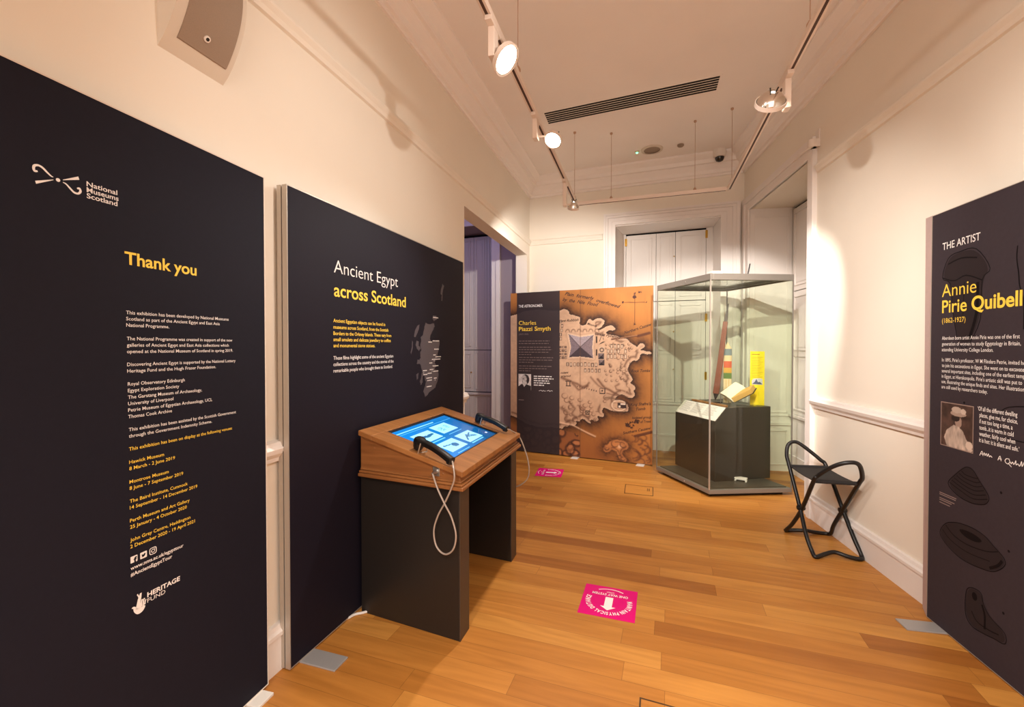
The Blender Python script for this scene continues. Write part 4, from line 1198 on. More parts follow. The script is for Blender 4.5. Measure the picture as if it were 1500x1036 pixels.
text_block('body_text', RB, [('Aberdeen born artist Annie Pirie was one of the first',0.128,1.4338,0.415), ('generation of women to study Egyptology in Britain,',0.128,1.4055,0.420), ('attending University College London.',0.128,1.3777,0.293)], .0245, M['ink_white'], p4, .004)
text_block('body_text', RB, [('are still used by researchers today.',0.130,1.1946,0.265), ("In 1895, Pirie's professor, W M Flinders Petrie, invited her",0.130,1.3271,0), ('to join his excavations in Egypt. She went on to excavate',0.130,1.3000,0), ('several important sites, including one of the earliest temples',0.130,1.2736,0), ("in Egypt, at Hierakonpolis. Pirie's artistic skill was put to",0.130,1.2470,0), ('use, illustrating the unique finds and sites. Her illustrations',0.130,1.2208,0)], .0245, M['ink_white'], p4, .004)
xs_ = .34
mb = MB()
for k, b in enumerate(["\u2018Of all the different dwelling", 'places, give me, for choice,', 'if not too long a time, a', 'tomb...it is warm in cold', 'weather, fairly cool when', 'it is hot: it is silent and safe.\u2019']):
    put_text(mb, RB, b, .346 if k == 0 else .356, 1.1153 - k * .0277, 0, .0275, .010, xs=.62)
mb.build('quote_text', M['ink_white'], p4, normals=False)
mb = MB()
for pts in ([(.360, .916), (.372, .938), (.378, .918)], [(.364, .926), (.380, .926), (.384, .934), (.388, .922), (.394, .933), (.399, .922), (.405, .934), (.410, .922), (.416, .928), (.424, .922)], [(.452, .918), (.462, .938), (.468, .918)], [(.456, .926), (.470, .926)],
            [(.506, .936), (.492, .934), (.486, .922), (.498, .914), (.508, .924), (.504, .936)], [(.500, .918), (.516, .906)], [(.512, .926), (.514, .918), (.521, .928), (.525, .919), (.531, .927), (.535, .937), (.536, .92), (.544, .926), (.552, .919), (.560, .940), (.562, .92), (.572, .94), (.574, .92)]):
    stroke(mb, RB, pts, .0032)
mb.build('signature', M['ink_white'], p4, normals=False)


def lady_ink(S, Z):
    u = (S - .128) / .197; v = (Z - .915) / .215
    n = fbm(u * 7, v * 7, 4)
    img = (np.array([66, 48, 42.]) * (.6 + .9 * n)[..., None])
    img = mixc(img, np.hypot((u - .56) / .10, (v - .60) / .12) < 1, (158, 132, 118))                                    # face turned right
    img = mixc(img, np.hypot((u - .47) / .13, (v - .68) / .08) < 1, (40, 28, 26))                                       # hair
    img = mixc(img, np.hypot((u - .55) / .24, (v - .78) / .06) < 1, (164, 142, 128)); img = mixc(img, np.hypot((u - .50) / .15, (v - .86) / .07) < 1, (180, 160, 146))
    img = mixc(img, np.hypot((u - .70) / .08, (v - .84) / .06) < 1, (196, 176, 162))                                    # brimmed hat with trimming
    body = inpoly(u, v, [(.42, .52), (.56, .50), (.70, .42), (.78, .28), (.98, .06), (.92, 0), (.22, 0), (.12, .20), (.20, .38)])
    img = mixc(img, body, (186, 166, 152)); img = np.where(body[..., None], img * (.72 + .5 * fbm(u * 16, v * 6, 2))[..., None], img)
    img = mixc(img, np.hypot((u - .88) / .10, (v - .14) / .09) < 1, (206, 184, 168))
    e = np.minimum(np.minimum(u, 1 - u) * .9, np.minimum(v, 1 - v)) < .018
    return mixc(img, e, (150, 128, 118))


raster('portrait_print', RB, .128, .325, .915, 1.130, 72, 78, lady_ink, M['print'], p4, .0012)
mb = MB()
for z, s1 in ((.676, .233), (.667, .230), (.649, .222), (.640, .205), (.627, .194)): flat(mb, RB, [(.127, z), (s1, z), (s1, z + .0045), (.127, z + .0045)])
mb.build('caption_text', M['ink_faint'], p4, normals=False)
def begin():
    global mb, mb2
    mb = MB(); mb2 = MB()


def finish(name):
    w = mb2.build(name, M['ink_mid'], p4, normals=False); mb.build('drawn_line', M['ink_dark'], w, normals=False)


begin()
cone = [(0.181, 0.737), (0.224, 0.792), (0.27, 0.834), (0.297, 0.847), (0.328, 0.839), (0.359, 0.805), (0.409, 0.751), (0.401, 0.717), (0.369, 0.699), (0.309, 0.689), (0.236, 0.700)]
flat(mb2, RB, chaikin(cone, 2), .0008); stroke(mb, RB, cone, .004, closed=True)
for k in range(6):
    t = k / 6; stroke(mb, RB, [(.19 + t * .085, .745 + t * .09), (.26 + t * .03, .725 + t * .10), (.33 + t * .01, .712 + t * .115), (.405 - t * .06, .735 + t * .095)], .0035)
finish('cone_drawing'); begin()
bowl = [(0.137, 0.493), (0.174, 0.54), (0.24, 0.568), (0.324, 0.578), (0.392, 0.569), (0.438, 0.545), (0.487, 0.517), (0.492, 0.485), (0.44, 0.435), (0.366, 0.416), (0.276, 0.409), (0.199, 0.426), (0.142, 0.46)]
flat(mb2, RB, chaikin(bowl, 2), .0008); stroke(mb, RB, bowl, .0035, closed=True); flat(mb, RB, chaikin([(0.241, 0.544), (0.324, 0.557), (0.388, 0.543), (0.355, 0.521), (0.284, 0.519)], 2), .0012)
stroke(mb, RB, [(.17, .53), (.22, .50), (.30, .49), (.40, .505), (.46, .53)], .004); stroke(mb, RB, [(.15, .50), (.20, .47), (.30, .455), (.42, .47)], .003); stroke(mb, RB, [(.42, .44), (.46, .47), (.48, .50)], .012)
finish('bowl_drawing'); begin()
pot = [(0.299, 0.273), (0.329, 0.306), (0.378, 0.308), (0.393, 0.268), (0.426, 0.231), (0.497, 0.205), (0.5, 0.161), (0.446, 0.149), (0.391, 0.137), (0.332, 0.133), (0.296, 0.17)]
flat(mb2, RB, chaikin(pot, 2), .0008); stroke(mb, RB, pot, .0035, closed=True); disc(mb, RB, .345, .275, .014, .0012, ry=.018); stroke(mb, RB, [(.33, .20), (.36, .17), (.42, .17), (.47, .18)], .005); stroke(mb, RB, [(.385, .26), (.40, .22), (.40, .16)], .010)
finish('pot_drawing'); begin()
vase = [(0.162, 1.829), (0.234, 1.847), (0.324, 1.84), (0.398, 1.741), (0.358, 1.695), (0.351, 1.521), (0.277, 1.398), (0.231, 1.425), (0.192, 1.578), (0.177, 1.703), (0.126, 1.739)]
flat(mb2, RB, chaikin(vase, 2), .0006); stroke(mb, RB, vase, .004, closed=True, h=.0008); stroke(mb, RB, [(.126, 1.739), (.20, 1.715), (.27, 1.73), (.358, 1.695)], .005, h=.0008); stroke(mb, RB, [(.16, 1.80), (.24, 1.815), (.33, 1.80)], .006, h=.0008); stroke(mb, RB, [(.335, 1.69), (.33, 1.55), (.29, 1.43)], .016, h=.0008); stroke(mb, RB, [(.26, 1.70), (.255, 1.55)], .004, h=.0008)
finish('vase_drawing'); mb = MB()
stroke(mb, RB, [(0.526, 1.81), (0.523, 1.759), (0.533, 1.693), (0.538, 1.645), (0.556, 1.579), (0.558, 1.469)], .005, h=.0008)
stroke(mb, RB, [(.49, 1.02), (.60, 1.02), (.70, 1.05), (.72, 1.12), (.64, 1.16), (.50, 1.15), (.45, 1.10), (.49, 1.02)], .004, h=.0006)
for s, z in ((.47, .785), (.51, .555), (.49, .285), (.27, 1.14)): disc(mb, RB, s, z, .006, .0008, 8)
mb.build('drawing_lines', M['ink_dark'], p4, normals=False)
# ================================================================== oak touch-screen kiosk
KO = Vector((-.832, 1.923, 0)); KU = Vector((-.605, .074, 0)).normalized(); KV = Vector((.007, .923, 0)).normalized()
UL, VL = .600, .925


def K(u, v, z): return KO + KU * u + KV * v + Vector((0, 0, z))
def kz(u): return .8218 + .2385 * u


kk = thing('kiosk', 'oak topped touch screen kiosk on two black slab legs', 'kiosk', K(.3, .46, 0))
for v0, v1 in ((0, .107), (VL - .107, VL)):
    mb = MB(); mb.box(.004, UL, v0, v1, 0, .732, K); lg = mb.build('leg', M['kiosk_black'], kk, .002)
    mb = MB(); mb.box(0, .004, v0, v1, 0, .732, K); mb.build('edge_strip', M['kiosk_edge'], lg)
mb = MB()
mb.box(-.028, UL, -.028, VL + .028, .726, .744, K); mb.box(-.020, UL, -.020, VL + .020, .744, .756, K); mb.box(-.008, UL, -.008, VL + .008, .756, .766, K)
mb.build('base_moulding', M['kiosk_oak'], kk, .005)
mb = MB()
a = [K(0, 0, .75), K(UL, 0, .75), K(UL, VL, .75), K(0, VL, .75)]
b = [K(0, 0, kz(0) - .024), K(UL, 0, kz(UL) - .024), K(UL, VL, kz(UL) - .024), K(0, VL, kz(0) - .024)]
mb.hexa(a, b); mb.build('cabinet', M['kiosk_oak'], kk, .002)
SU0, SU1, SV0, SV1 = .095, .500, .125, .800


def slab(mb, u0, u1, v0, v1, lo, hi):
    q = [(u0, v0), (u1, v0), (u1, v1), (u0, v1)]
    mb.hexa([K(u, v, kz(u) + lo) for u, v in q], [K(u, v, kz(u) + hi) for u, v in q])


for u0, u1, v0, v1 in ((-.022, SU0 - .012, -.022, VL + .022), (SU1 + .012, UL, -.022, VL + .022), (SU0 - .012, SU1 + .012, -.022, SV0 - .012), (SU0 - .012, SU1 + .012, SV1 + .012, VL + .022)):
    mb = MB(); slab(mb, u0, u1, v0, v1, -.026, 0); mb.build('top_frame', M['kiosk_oak_top'], kk, .003)
mb = MB()
for u0, u1, v0, v1 in ((SU0 - .012, SU0, SV0 - .012, SV1 + .012), (SU1, SU1 + .012, SV0 - .012, SV1 + .012), (SU0, SU1, SV0 - .012, SV0), (SU0, SU1, SV1, SV1 + .012)): slab(mb, u0, u1, v0, v1, -.022, -.006)
mb.build('bezel', M['black_plastic'], kk)
KS = Face(K(SU0, SV0, kz(SU0) - .014), KV, (K(1, 0, kz(1)) - K(0, 0, kz(0))))
SW, SH = SV1 - SV0, (SU1 - SU0) * math.sqrt(1 + .2385 ** 2)


def screen_ink(S, Z):
    u, v = S / SW, Z / SH
    img = np.zeros(S.shape + (3,)) + np.array([10, 104, 178.])
    img *= (1.06 - .35 * u * (1 - v) - .1 * u)[..., None]
    img = mixc(img, (v > .90) & (v < .93) & (u > .03) & (u < .66), (120, 196, 232)); img = mixc(img, (abs(v - .865) < .004) & (u > .03) & (u < .97), (70, 160, 214))
    for k, (a, b) in enumerate(((.10, .50), (.47, .54), (.13, .12), (.50, .13))):
        m = (u > a) & (u < a + .30) & (v > b) & (v < b + .27)
        img = mixc(img, m, (140, 208, 240)); x, y = (u - a) / .30, (v - b) / .27
        if k == 0: s = inpoly(x, y, [(.08, .35), (.3, .45), (.5, .35), (.92, .5), (.9, .62), (.55, .6), (.3, .68), (.1, .55)])
        elif k == 1: s = ((abs(x - .3) < .13) & (abs(y - .5) < .22) & (vnoise(x * 20, y * 20) > .45)) | ((abs(x - .7) < .1) & (abs(y - .55) < .2) & (vnoise(x * 20, y * 14) > .5))
        elif k == 2: s = (np.hypot(x - .62, (y - .42) * .8) < .16) | inpoly(x, y, [(.1, .60), (.5, .52), (.5, .60), (.12, .70)])
        else: s = (np.exp(-(distpoly(x, y, [(.15, .25), (.5, .7), (.85, .3), (.4, .5), (.8, .75)], False) / .05) ** 2) > .5)
        img = mixc(img, m & s, (36, 90, 134) if k != 1 else (92, 164, 206))
    for k in range(2): img = mixc(img, (abs(v - .455 + k * .40) < .008) & (u > .13 + .02 * k) & (u < .38), (96, 180, 226)); img = mixc(img, (abs(v - .485 + k * .39) < .008) & (u > .50) & (u < .76), (96, 180, 226))
    img = mixc(img, np.hypot((u - .93) * 1.7, v - .16) < .05, (24, 64, 128)); img = mixc(img, (abs(u - .93) < .018) & (abs(v - .16) < .016), (190, 214, 240))
    return img


raster('screen', KS, 0, SW, 0, SH, 130, 90, screen_ink, M['screen'], kk, 0)
KF = Face(K(0, 0, 0), -KU)             # near side face, s runs to the front corner, normal towards the camera
mb = MB(); fbox(mb, KF, -.150, -.112, 0, .004, .776, .822); jp = mb.build('jack_plate', M['steel'], kk, .001)
mb = MB(); mb.lathe([(.010, 0), (.010, .014), (.006, .022), (.005, .034)], KF.P(-.131, .797, .004), KF.n, 14); mb.build('jack_plug', M['steel'], jp)
for s in (-.095, -.51):
    mb = MB(); mb.lathe([(.006, 0), (.004, .0012)], KF.P(s, .79 if s > -.2 else .875, .0), KF.n, 10); mb.build('screw_cap', M['kiosk_oak'], kk)


def handset(label, v0, v1, cord, side):
    root = thing('telephone_handset', label, 'handset', K(.15, v0, kz(.15)), 'listening handsets on the kiosk')
    top = K(.262, v0, kz(.262) + .044); end = K(.035, v1, kz(.035) + .030)
    ax = (end - top).normalized(); up = Vector((0, 0, 1)); up = (up - ax * up.dot(ax)).normalized(); sd = ax.cross(up)
    mb = MB()
    n = 16; vs = []
    for i in range(n + 1):
        t = i / n; c = top + (end - top) * t + up * (.010 * math.sin(math.pi * min(1, t * 1.05)) + .004)
        w = .0250 if t < .16 else .0180 + .004 * abs(t - .5); h = .022 if t < .16 else .0155
        for k in range(12):
            a = 2 * math.pi * k / 12; x, y = math.cos(a), math.sin(a)
            x = math.copysign(abs(x) ** .6, x); y = math.copysign(abs(y) ** .6, y)
            vs.append(c + sd * x * w + up * y * h)
    fs = [(i * 12 + k, i * 12 + (k + 1) % 12, (i + 1) * 12 + (k + 1) % 12, (i + 1) * 12 + k) for i in range(n) for k in range(12)]
    fs += [tuple(range(11, -1, -1)), tuple(range(n * 12, n * 12 + 12))]
    mb.add(vs, fs, 0, True)
    mb.build('handle', M['black_plastic'], root)
    mb = MB(); e = top + ax * .016
    mb.lathe([(.022, .012), (.026, .004), (.027, -.020), (.022, -.034), (.008, -.036)], e, up, 20); mb.build('earpiece', M['black_plastic'], root)
    mb = MB(); e = end - ax * .012 + up * .004
    mb.lathe([(.010, .010), (.017, -.004), (.017, -.018), (.006, -.02)], e, up, 16); mb.build('mouthpiece', M['black_plastic'], root)
    mb = MB(); c = top + ax * .052; base = c - up * .042
    mb.tube(fillet([base + sd * .03, c + sd * .028 - up * .004, c + sd * .026 + up * .012], .008, 4, False), .0035, 8)
    mb.tube(fillet([base - sd * .03, c - sd * .028 - up * .004, c - sd * .026 + up * .012], .008, 4, False), .0035, 8)
    mb.tube([base + sd * .032, base - sd * .032], .004, 8)
    mb.build('cradle_clip', M['steel'], root)
    mb = MB(); mb.tube(smooth([end + ax * .002 + up * .003] + cord, 10), .0042, 8); mb.build('cord', M['cable_grey'], root)
    return root


handset('black handset nearest the camera, its grey cord looped down the kiosk side', .030, -.020,
        [K(.018, -.036, .836), K(.012, -.040, .79), K(.030, -.036, .74), K(.066, -.034, .668), K(.108, -.032, .595), K(.130, -.032, .52), K(.115, -.032, .45), K(.070, -.032, .421), K(.025, -.032, .45), K(.008, -.032, .52), K(.030, -.034, .60), K(.066, -.043, .668), K(.105, -.042, .735), K(.131, -.040, .797)], -1)
handset('black handset on the far rim of the kiosk beside the opening', .850, .825,
        [K(.020, .86, .850), K(-.008, .95, .80), K(-.036, .972, .735), K(-.070, .972, .64), K(-.080, .972, .555), K(-.058, .972, .495), K(.010, .972, .445), K(.06, .945, .46)], 1)

# ================================================================== glass display case
CN, CL, CR = Vector((.573, 4.445, 0)), Vector((.123, 5.181, 0)), Vector((1.328, 4.732, 0))
EU, EV = (CL - CN), (CR - CN)
LU, LV = EU.length, EV.length
EU = EU.normalized(); EV = EV.normalized()


def D(u, v, z): return CN + EU * u + EV * v + Vector((0, 0, z))


dc = thing('display_case', 'tall glass display case with grey metal base and top rim', 'display case', D(LU / 2, LV / 2, 0))
mb = MB(); mb.box(.05, LU - .05, .05, LV - .05, 0, .032, D); mb.build('plinth_base', M['case_black'], dc)
mb = MB(); mb.box(0, LU, 0, LV, .030, .070, D); mb.build('base_frame', M['case_metal'], dc, .003)
mb = MB(); mb.box(.03, LU - .03, .03, LV - .03, .068, .079, D); mb.build('deck', M['case_dark'], dc)
for a, b, c, d in ((0, LU, 0, .03), (0, LU, LV - .03, LV), (0, .03, .03, LV - .03), (LU - .03, LU, .03, LV - .03)):
    mb = MB(); mb.box(a, b, c, d, 2.018, 2.076, D); mb.build('top_rim', M['case_metal'], dc, .002)
mb = MB(); mb.box(.03, LU - .03, .03, LV - .03, 2.052, 2.072, D); mb.build('lid_panel', M['glass'], dc)
for a, b, c, d in ((.03, LU - .03, .03, .10), (.03, LU - .03, LV - .10, LV - .03), (.03, .10, .10, LV - .10), (LU - .10, LU - .03, .10, LV - .10)):
    mb = MB(); mb.box(a, b, c, d, 2.026, 2.05, D); mb.build('lid_frame', M['case_dark'], dc)
for a, b, c, d in ((.004, LU - .004, .004, .010), (.004, LU - .004, LV - .010, LV - .004), (.004, .010, .012, LV - .012), (LU - .010, LU - .004, .012, LV - .012)):
    mb = MB(); mb.box(a, b, c, d, .070, 2.018, D); mb.build('glass_pane', M['glass'], dc)
for u, v, w, m in ((0, 0, .010, 'alu'), (LU - .008, 0, .008, 'case_metal'), (0, LV - .008, .008, 'case_metal'), (LU - .008, LV - .008, .008, 'case_dark')):
    mb = MB(); mb.box(u, u + w, v, v + w, .070, 2.018, D); mb.build('corner_strip', M[m], dc)
for u, z in ((.36, 2.045), (.36, .05)):
    mb = MB(); p = D(u, 0, z); mb.lathe([(.008, 0), (.007, .006), (.003, .007)], p, -EV, 12); mb.build('lock', M['steel'], dc)

# plinth inside the case
PN, PL_, PR = Vector((.657, 4.701, 0)), Vector((.329, 5.287, 0)), Vector((1.211, 5.009, 0))
PA, PB = PL_ - PN, PR - PN
LA, LB = PA.length, PB.length
PA = PA.normalized(); PB = PB.normalized()


def Q(a, b, z): return PN + PA * a + PB * b + Vector((0, 0, z))


mb = MB()
pf = [(0, .079), (LB, .079), (LB, .800), (.123, .800), (0, .668)]
mb.add([Q(0, b, z) for b, z in pf] + [Q(LA, b, z) for b, z in pf], [tuple(range(5)), tuple(range(9, 4, -1))] + [(i, (i + 1) % 5, 5 + (i + 1) % 5, 5 + i) for i in range(5)])
tag(mb.build('display_plinth', M['plinth'], None, .003), 'dark olive plinth with sloped front edge inside the glass case', 'plinth')
lp = thing('caption_board', 'white caption board on the sloped front of the plinth', 'label', Q(LA / 2, .06, .74))
sl = Vector((PB.x * .123, PB.y * .123, .132)).normalized()
CB = Face(Q(LA, 0, .668), -PA, sl)
mb = MB(); fbox(mb, CB, .004, LA - .004, .001, .006, .004, .178); mb.build('board', M['paper'], lp, .001)
mb = MB(); R_ = random.Random(3)
for c0, c1 in ((.03, .20), (.225, .40), (.43, .60)):
    for k in range(9):
        s1 = c1 - R_.uniform(0, .05); flat(mb, CB, [(c0, .155 - k * .014), (s1, .155 - k * .014), (s1, .158 - k * .014), (c0, .158 - k * .014)], .0068)
mb.build('caption_text', M['ink_faint'], lp, normals=False)
mb = MB(); mb.box(.03, LA - .10, .135, .165, .801, .822, Q)
tag(mb.build('wooden_ruler', M['ruler'], None, .002), 'brown wooden ruler lying behind the white caption board', 'ruler')

# brown staff on its stand
st = thing('wooden_staff', 'slender mahogany staff with dark pointed tips, leaning upright in the case', 'staff', (.735, 5.16, .80))
pt, pm, pb = Vector((.836, 5.127, 1.852)), Vector((.812, 5.134, 1.665)), Vector((.729, 5.161, .90))
mb = MB()
ax = (pm - pb).normalized(); sx = Vector((.95, -.3, 0)); sx = (sx - ax * sx.dot(ax)).normalized(); sy = ax.cross(sx)
def sq(c, r, r2=None): r2 = r2 or r; return [c - sx * r - sy * r2, c + sx * r - sy * r2, c + sx * r + sy * r2, c - sx * r + sy * r2]
mb.hexa(sq(pb, .030, .022), sq(pm, .022, .018)); mb.build('shaft', M['mahogany'], st, .003)
mb = MB(); mb.hexa(sq(pm, .016), sq(pt, .004)); mb.build('tip', M['dark_metal'], st)
mb = MB(); mb.hexa(sq(pb - ax * .075, .003), sq(pb, .024)); mb.build('tip', M['dark_metal'], st)
mb = MB(); mb.box(.34, .46, .22, .34, .801, .812, Q); mb.build('stand_base', M['dark_metal'], st)
c = pb + sx * .045
mb = MB(); mb.tube([Vector((c.x, c.y, .806)), Vector((c.x, c.y, 1.05))], .005, 8); mb.tube([Vector((c.x, c.y, 1.03)), pb + Vector((0, 0, .13))], .004, 8); mb.build('stand_post', M['steel'], st)

# banded measuring rod
ms = thing('measuring_rod', 'flat pointed measuring rod banded in blue, red, ochre and green', 'measuring rod', (.85, 5.20, .80))
MR = Face((.805, 5.20, 0), (.953, -.302, 0))
bands = [(.801, 1.058, 'stripe_cream'), (1.058, 1.12, 'stripe_green'), (1.12, 1.175, 'stripe_ochre'), (1.175, 1.245, 'stripe_red'), (1.245, 1.307, 'stripe_cream'), (1.307, 1.377, 'stripe_blue')]
for z0, z1, m in bands:
    mb = MB(); fbox(mb, MR, 0, .078, -.012, 0, z0, z1); mb.build('band', M[m], ms)
mb = MB(); vs_ = [MR.P(s, z, h) for h in (-.012, 0) for s, z in ((0, 1.377), (.078, 1.377), (.039, 1.45))]
mb.add(vs_, [(0, 2, 1), (3, 4, 5), (0, 1, 4, 3), (1, 2, 5, 4), (2, 0, 3, 5)]); mb.build('pointed_end', M['stripe_cream'], ms)
mb = MB()
for s in (.026, .052): fbox(mb, MR, s - .002, s + .002, -.001, .001, .801, 1.05)
mb.build('groove', M['stripe_ochre'], ms)

# yellow object label
yl = thing('yellow_label', 'tall yellow information card with a small mountain picture', 'label', (1.10, 5.08, .80))
YF = Face((1.041, 5.10, 0), (.953, -.302, 0))
mb = MB(); fbox(mb, YF, 0, .130, -.006, 0, .801, 1.352); mb.build('card', M['yellow'], yl)
mb = MB(); R_ = random.Random(5)
flat(mb, YF, [(.012, 1.316), (.085, 1.316), (.085, 1.326), (.012, 1.326)])
for k in range(13): flat(mb, YF, [(.012, 1.29 - k * .017), (R_.uniform(.095, .118), 1.29 - k * .017), (.118 - .02 * (k % 3), 1.294 - k * .017), (.012, 1.294 - k * .017)])
mb.build('card_text', mat('olive_ink', rgb(176, 140, 20), .6), yl, normals=False)
mb = MB(); flat(mb, YF, [(.016, 1.01), (.114, 1.01), (.114, 1.068), (.09, 1.078), (.03, 1.07), (.016, 1.05)]); pc = mb.build('picture', mat('pale_picture', rgb(206, 196, 206), .6), yl, normals=False)
mb = MB(); flat(mb, YF, [(.02, 1.015), (.112, 1.015), (.09, 1.04), (.072, 1.036), (.058, 1.07), (.044, 1.04)], .0016); mb.build('peak', mat('slate_ink', rgb(84, 86, 112), .6), pc, normals=False)
mb = MB(); fbox(mb, YF, .02, .12, -.05, -.006, .801, .808); fbox(mb, YF, .02, .12, -.012, -.006, .801, 1.0); mb.build('card_stand', M['acrylic'], yl)

# open book on a clear cradle
bk = thing('open_book', 'thick old book lying open on a clear cradle', 'book', (.88, 5.02, .80))
e1, e2, ez = Vector((.953, -.302, 0)), Vector((.302, .953, 0)), Vector((0, 0, 1))
q0 = Vector((.862, 4.98, .832))
spv = e1 * .125 + e2 * .10 + ez * .115


def slab3(mb, p, a, b, t, mi=0):
    n = a.cross(b).normalized() * t
    mb.hexa([p, p + a, p + a + b, p + b], [p + n, p + a + n, p + a + b + n, p + b + n], mi)


la = e1 * -.125 + ez * .085 + e2 * .02
mb = MB(); n_ = 10; top = []; bot = []
nn = spv.cross(la).normalized()
if nn.z < 0: nn = -nn
for i in range(n_ + 1):
    t = i / n_; off = nn * (.034 * math.sin(math.pi * min(1, t * 1.0)) ** .6 * (1 - .35 * t) + .002)
    p = q0 + la * t
    top += [p + off, p + off + spv]; bot += [p - nn * .004, p - nn * .004 + spv]
fs = [(2 * i, 2 * i + 2, 2 * i + 3, 2 * i + 1) for i in range(n_)]
m_ = len(top)
fs += [(m_ + 2 * i, m_ + 2 * i + 1, m_ + 2 * i + 3, m_ + 2 * i + 2) for i in range(n_)] + [(2 * i, m_ + 2 * i, m_ + 2 * i + 2, 2 * i + 2) for i in range(n_)] + [(2 * i + 1, 2 * i + 3, m_ + 2 * i + 3, m_ + 2 * i + 1) for i in range(n_)] + [(0, 1, m_ + 1, m_), (2 * n_, m_ + 2 * n_, m_ + 2 * n_ + 1, 2 * n_ + 1)]
mb.add(top + bot, fs); mb.build('left_pages', M['pages'], bk)
ra = e1 * .165 + ez * .105 - e2 * .01; rb_ = e2 * .085 + e1 * .02 + ez * .045
rn = ra.cross(rb_).normalized()
if rn.z < 0: rn = -rn
mb = MB(); p = q0 + e1 * .012; mb.hexa([p, p + ra, p + ra + rb_, p + rb_], [p + rn * .052, p + ra + rn * .044, p + ra + rb_ + rn * .044, p + rb_ + rn * .052]); mb.build('right_pages', M['page_edge'], bk, .002)
mb = MB(); slab3(mb, q0 - nn * .008 - la * .02, la * 1.05, spv * 1.04, .003); mb.build('cover', M['book_cover'], bk)
mb = MB(); p = q0 + e1 * .012 - rn * .008; mb.hexa([p, p + ra * 1.04, p + ra * 1.04 + rb_, p + rb_], [p + rn * .007, p + ra * 1.04 + rn * .007, p + ra * 1.04 + rb_ + rn * .007, p + rb_ + rn * .007]); mb.build('cover', M['book_cover'], bk)
mb = MB(); g = Vector((.87, 5.0, .801))
mb.hexa([g + e1 * .02, g + e1 * .20, g + e1 * .20 + e2 * .10, g + e1 * .02 + e2 * .10], [g + e1 * .02 + ez * .006, g + e1 * .20 + ez * .006, g + e1 * .20 + e2 * .10 + ez * .006, g + e1 * .02 + e2 * .10 + ez * .006])
mb.hexa([g + e1 * .17 + e2 * .02, g + e1 * .176 + e2 * .02, g + e1 * .176 + e2 * .08, g + e1 * .17 + e2 * .08], [g + e1 * .17 + e2 * .02 + ez * .075, g + e1 * .176 + e2 * .02 + ez * .078, g + e1 * .176 + e2 * .08 + ez * .078, g + e1 * .17 + e2 * .08 + ez * .075])
mb.hexa([g + e1 * -.06 + e2 * .03, g + e1 * -.054 + e2 * .03, g + e1 * -.054 + e2 * .08, g + e1 * -.06 + e2 * .08], [g + e1 * -.06 + e2 * .03 + ez * .068, g + e1 * -.054 + e2 * .03 + ez * .068, g + e1 * -.054 + e2 * .08 + ez * .075, g + e1 * -.06 + e2 * .08 + ez * .075])
mb.build('cradle', M['acrylic'], bk)

# small fittings of the case
lg_ = thing('data_logger', 'small white data logger with black aerial on the case deck', 'data logger', (.90, 4.80, .08))
mb = MB()
c0 = Vector((.848, 4.805, .079)); x1 = Vector((.105, -.036, 0)); y1 = Vector((.018, .055, 0))
mb.hexa([c0 + ez * .014, c0 + x1 + ez * .014, c0 + x1 + y1 + ez * .014, c0 + y1 + ez * .014], [c0 + ez * .034, c0 + x1 + ez * .034, c0 + x1 + y1 + ez * .034, c0 + y1 + ez * .034])
for t in (.0, .85):
    p = c0 + x1 * t; mb.hexa([p, p + x1 * .15, p + x1 * .15 + y1, p + y1], [p + ez * .016, p + x1 * .15 + ez * .016, p + x1 * .15 + y1 + ez * .016, p + y1 + ez * .016])
mb.build('housing', M['white_plastic'], lg_, .002)
mb = MB(); mb.tube([c0 - x1 * .08 + ez * .004, c0 - x1 * .08 + ez * .085], .004, 8); mb.tube([c0 - x1 * .08 + ez * .012, c0 + x1 * .05 + ez * .02], .004, 8); mb.build('aerial', M['black_plastic'], lg_)
mb = MB(); mb.box(.015, .095, .03, .13, 2.076, 2.103, D)
tag(mb.build('sensor_box', M['white_plastic'], None, .006), 'small white box lying on the case top at its near corner', 'box')
mb = MB(); p = D(.13, .46, 2.076); mb.tube([p, p + Vector((.018, -.01, .115))], .006, 8); mb.lathe([(.014, 0), (.014, .01), (.008, .014)], p, (0, 0, 1), 12)
tag(mb.build('aerial', M['black_plastic'], None), 'short black aerial rod standing on the case top', 'aerial')

# ================================================================== folding stool
so = thing('folding_stool', 'black tubular folding stool with sling seat by right wall', 'stool', (1.2, 3.6, 0))
TR = .0135
fa = [(1.085, 3.360, .013), (1.075, 3.395, .030), (1.062, 3.47, .11), (1.067, 3.623, .25), (1.045, 3.79, .50), (1.040, 3.84, .575), (1.062, 3.885, .640), (1.105, 3.90, .665), (1.155, 3.89, .645), (1.265, 3.85, .55), (1.300, 3.825, .50), (1.340, 3.650, .25), (1.356, 3.52, .11), (1.372, 3.44, .020), (1.345, 3.405, .013), (1.28, 3.405, .022), (1.215, 3.43, .030), (1.15, 3.40, .022)]
fb_ = [(1.030, 3.790, .013), (1.022, 3.765, .026), (1.045, 3.70, .10), (1.075, 3.600, .25), (1.084, 3.41, .50), (1.100, 3.385, .545), (1.165, 3.33, .625), (1.235, 3.295, .665), (1.295, 3.30, .655), (1.342, 3.37, .56), (1.344, 3.425, .50), (1.330, 3.630, .25), (1.305, 3.70, .12), (1.312, 3.775, .030), (1.290, 3.805, .013), (1.22, 3.80, .016), (1.15, 3.775, .030), (1.08, 3.785, .020)]
for pts in (fa, fb_):
    mb = MB(); mb.tube(smooth(pts, 6, True), TR, 10, True); mb.build('tube_frame', M['stool'], so)
for x0, y0 in ((1.071, 3.612), (1.335, 3.640)):
    mb = MB(); mb.lathe([(.012, -.026), (.017, -.022), (.017, .022), (.012, .026)], (x0, y0, .25), (1, .1, 0), 14); mb.build('pivot', M['stool'], so)
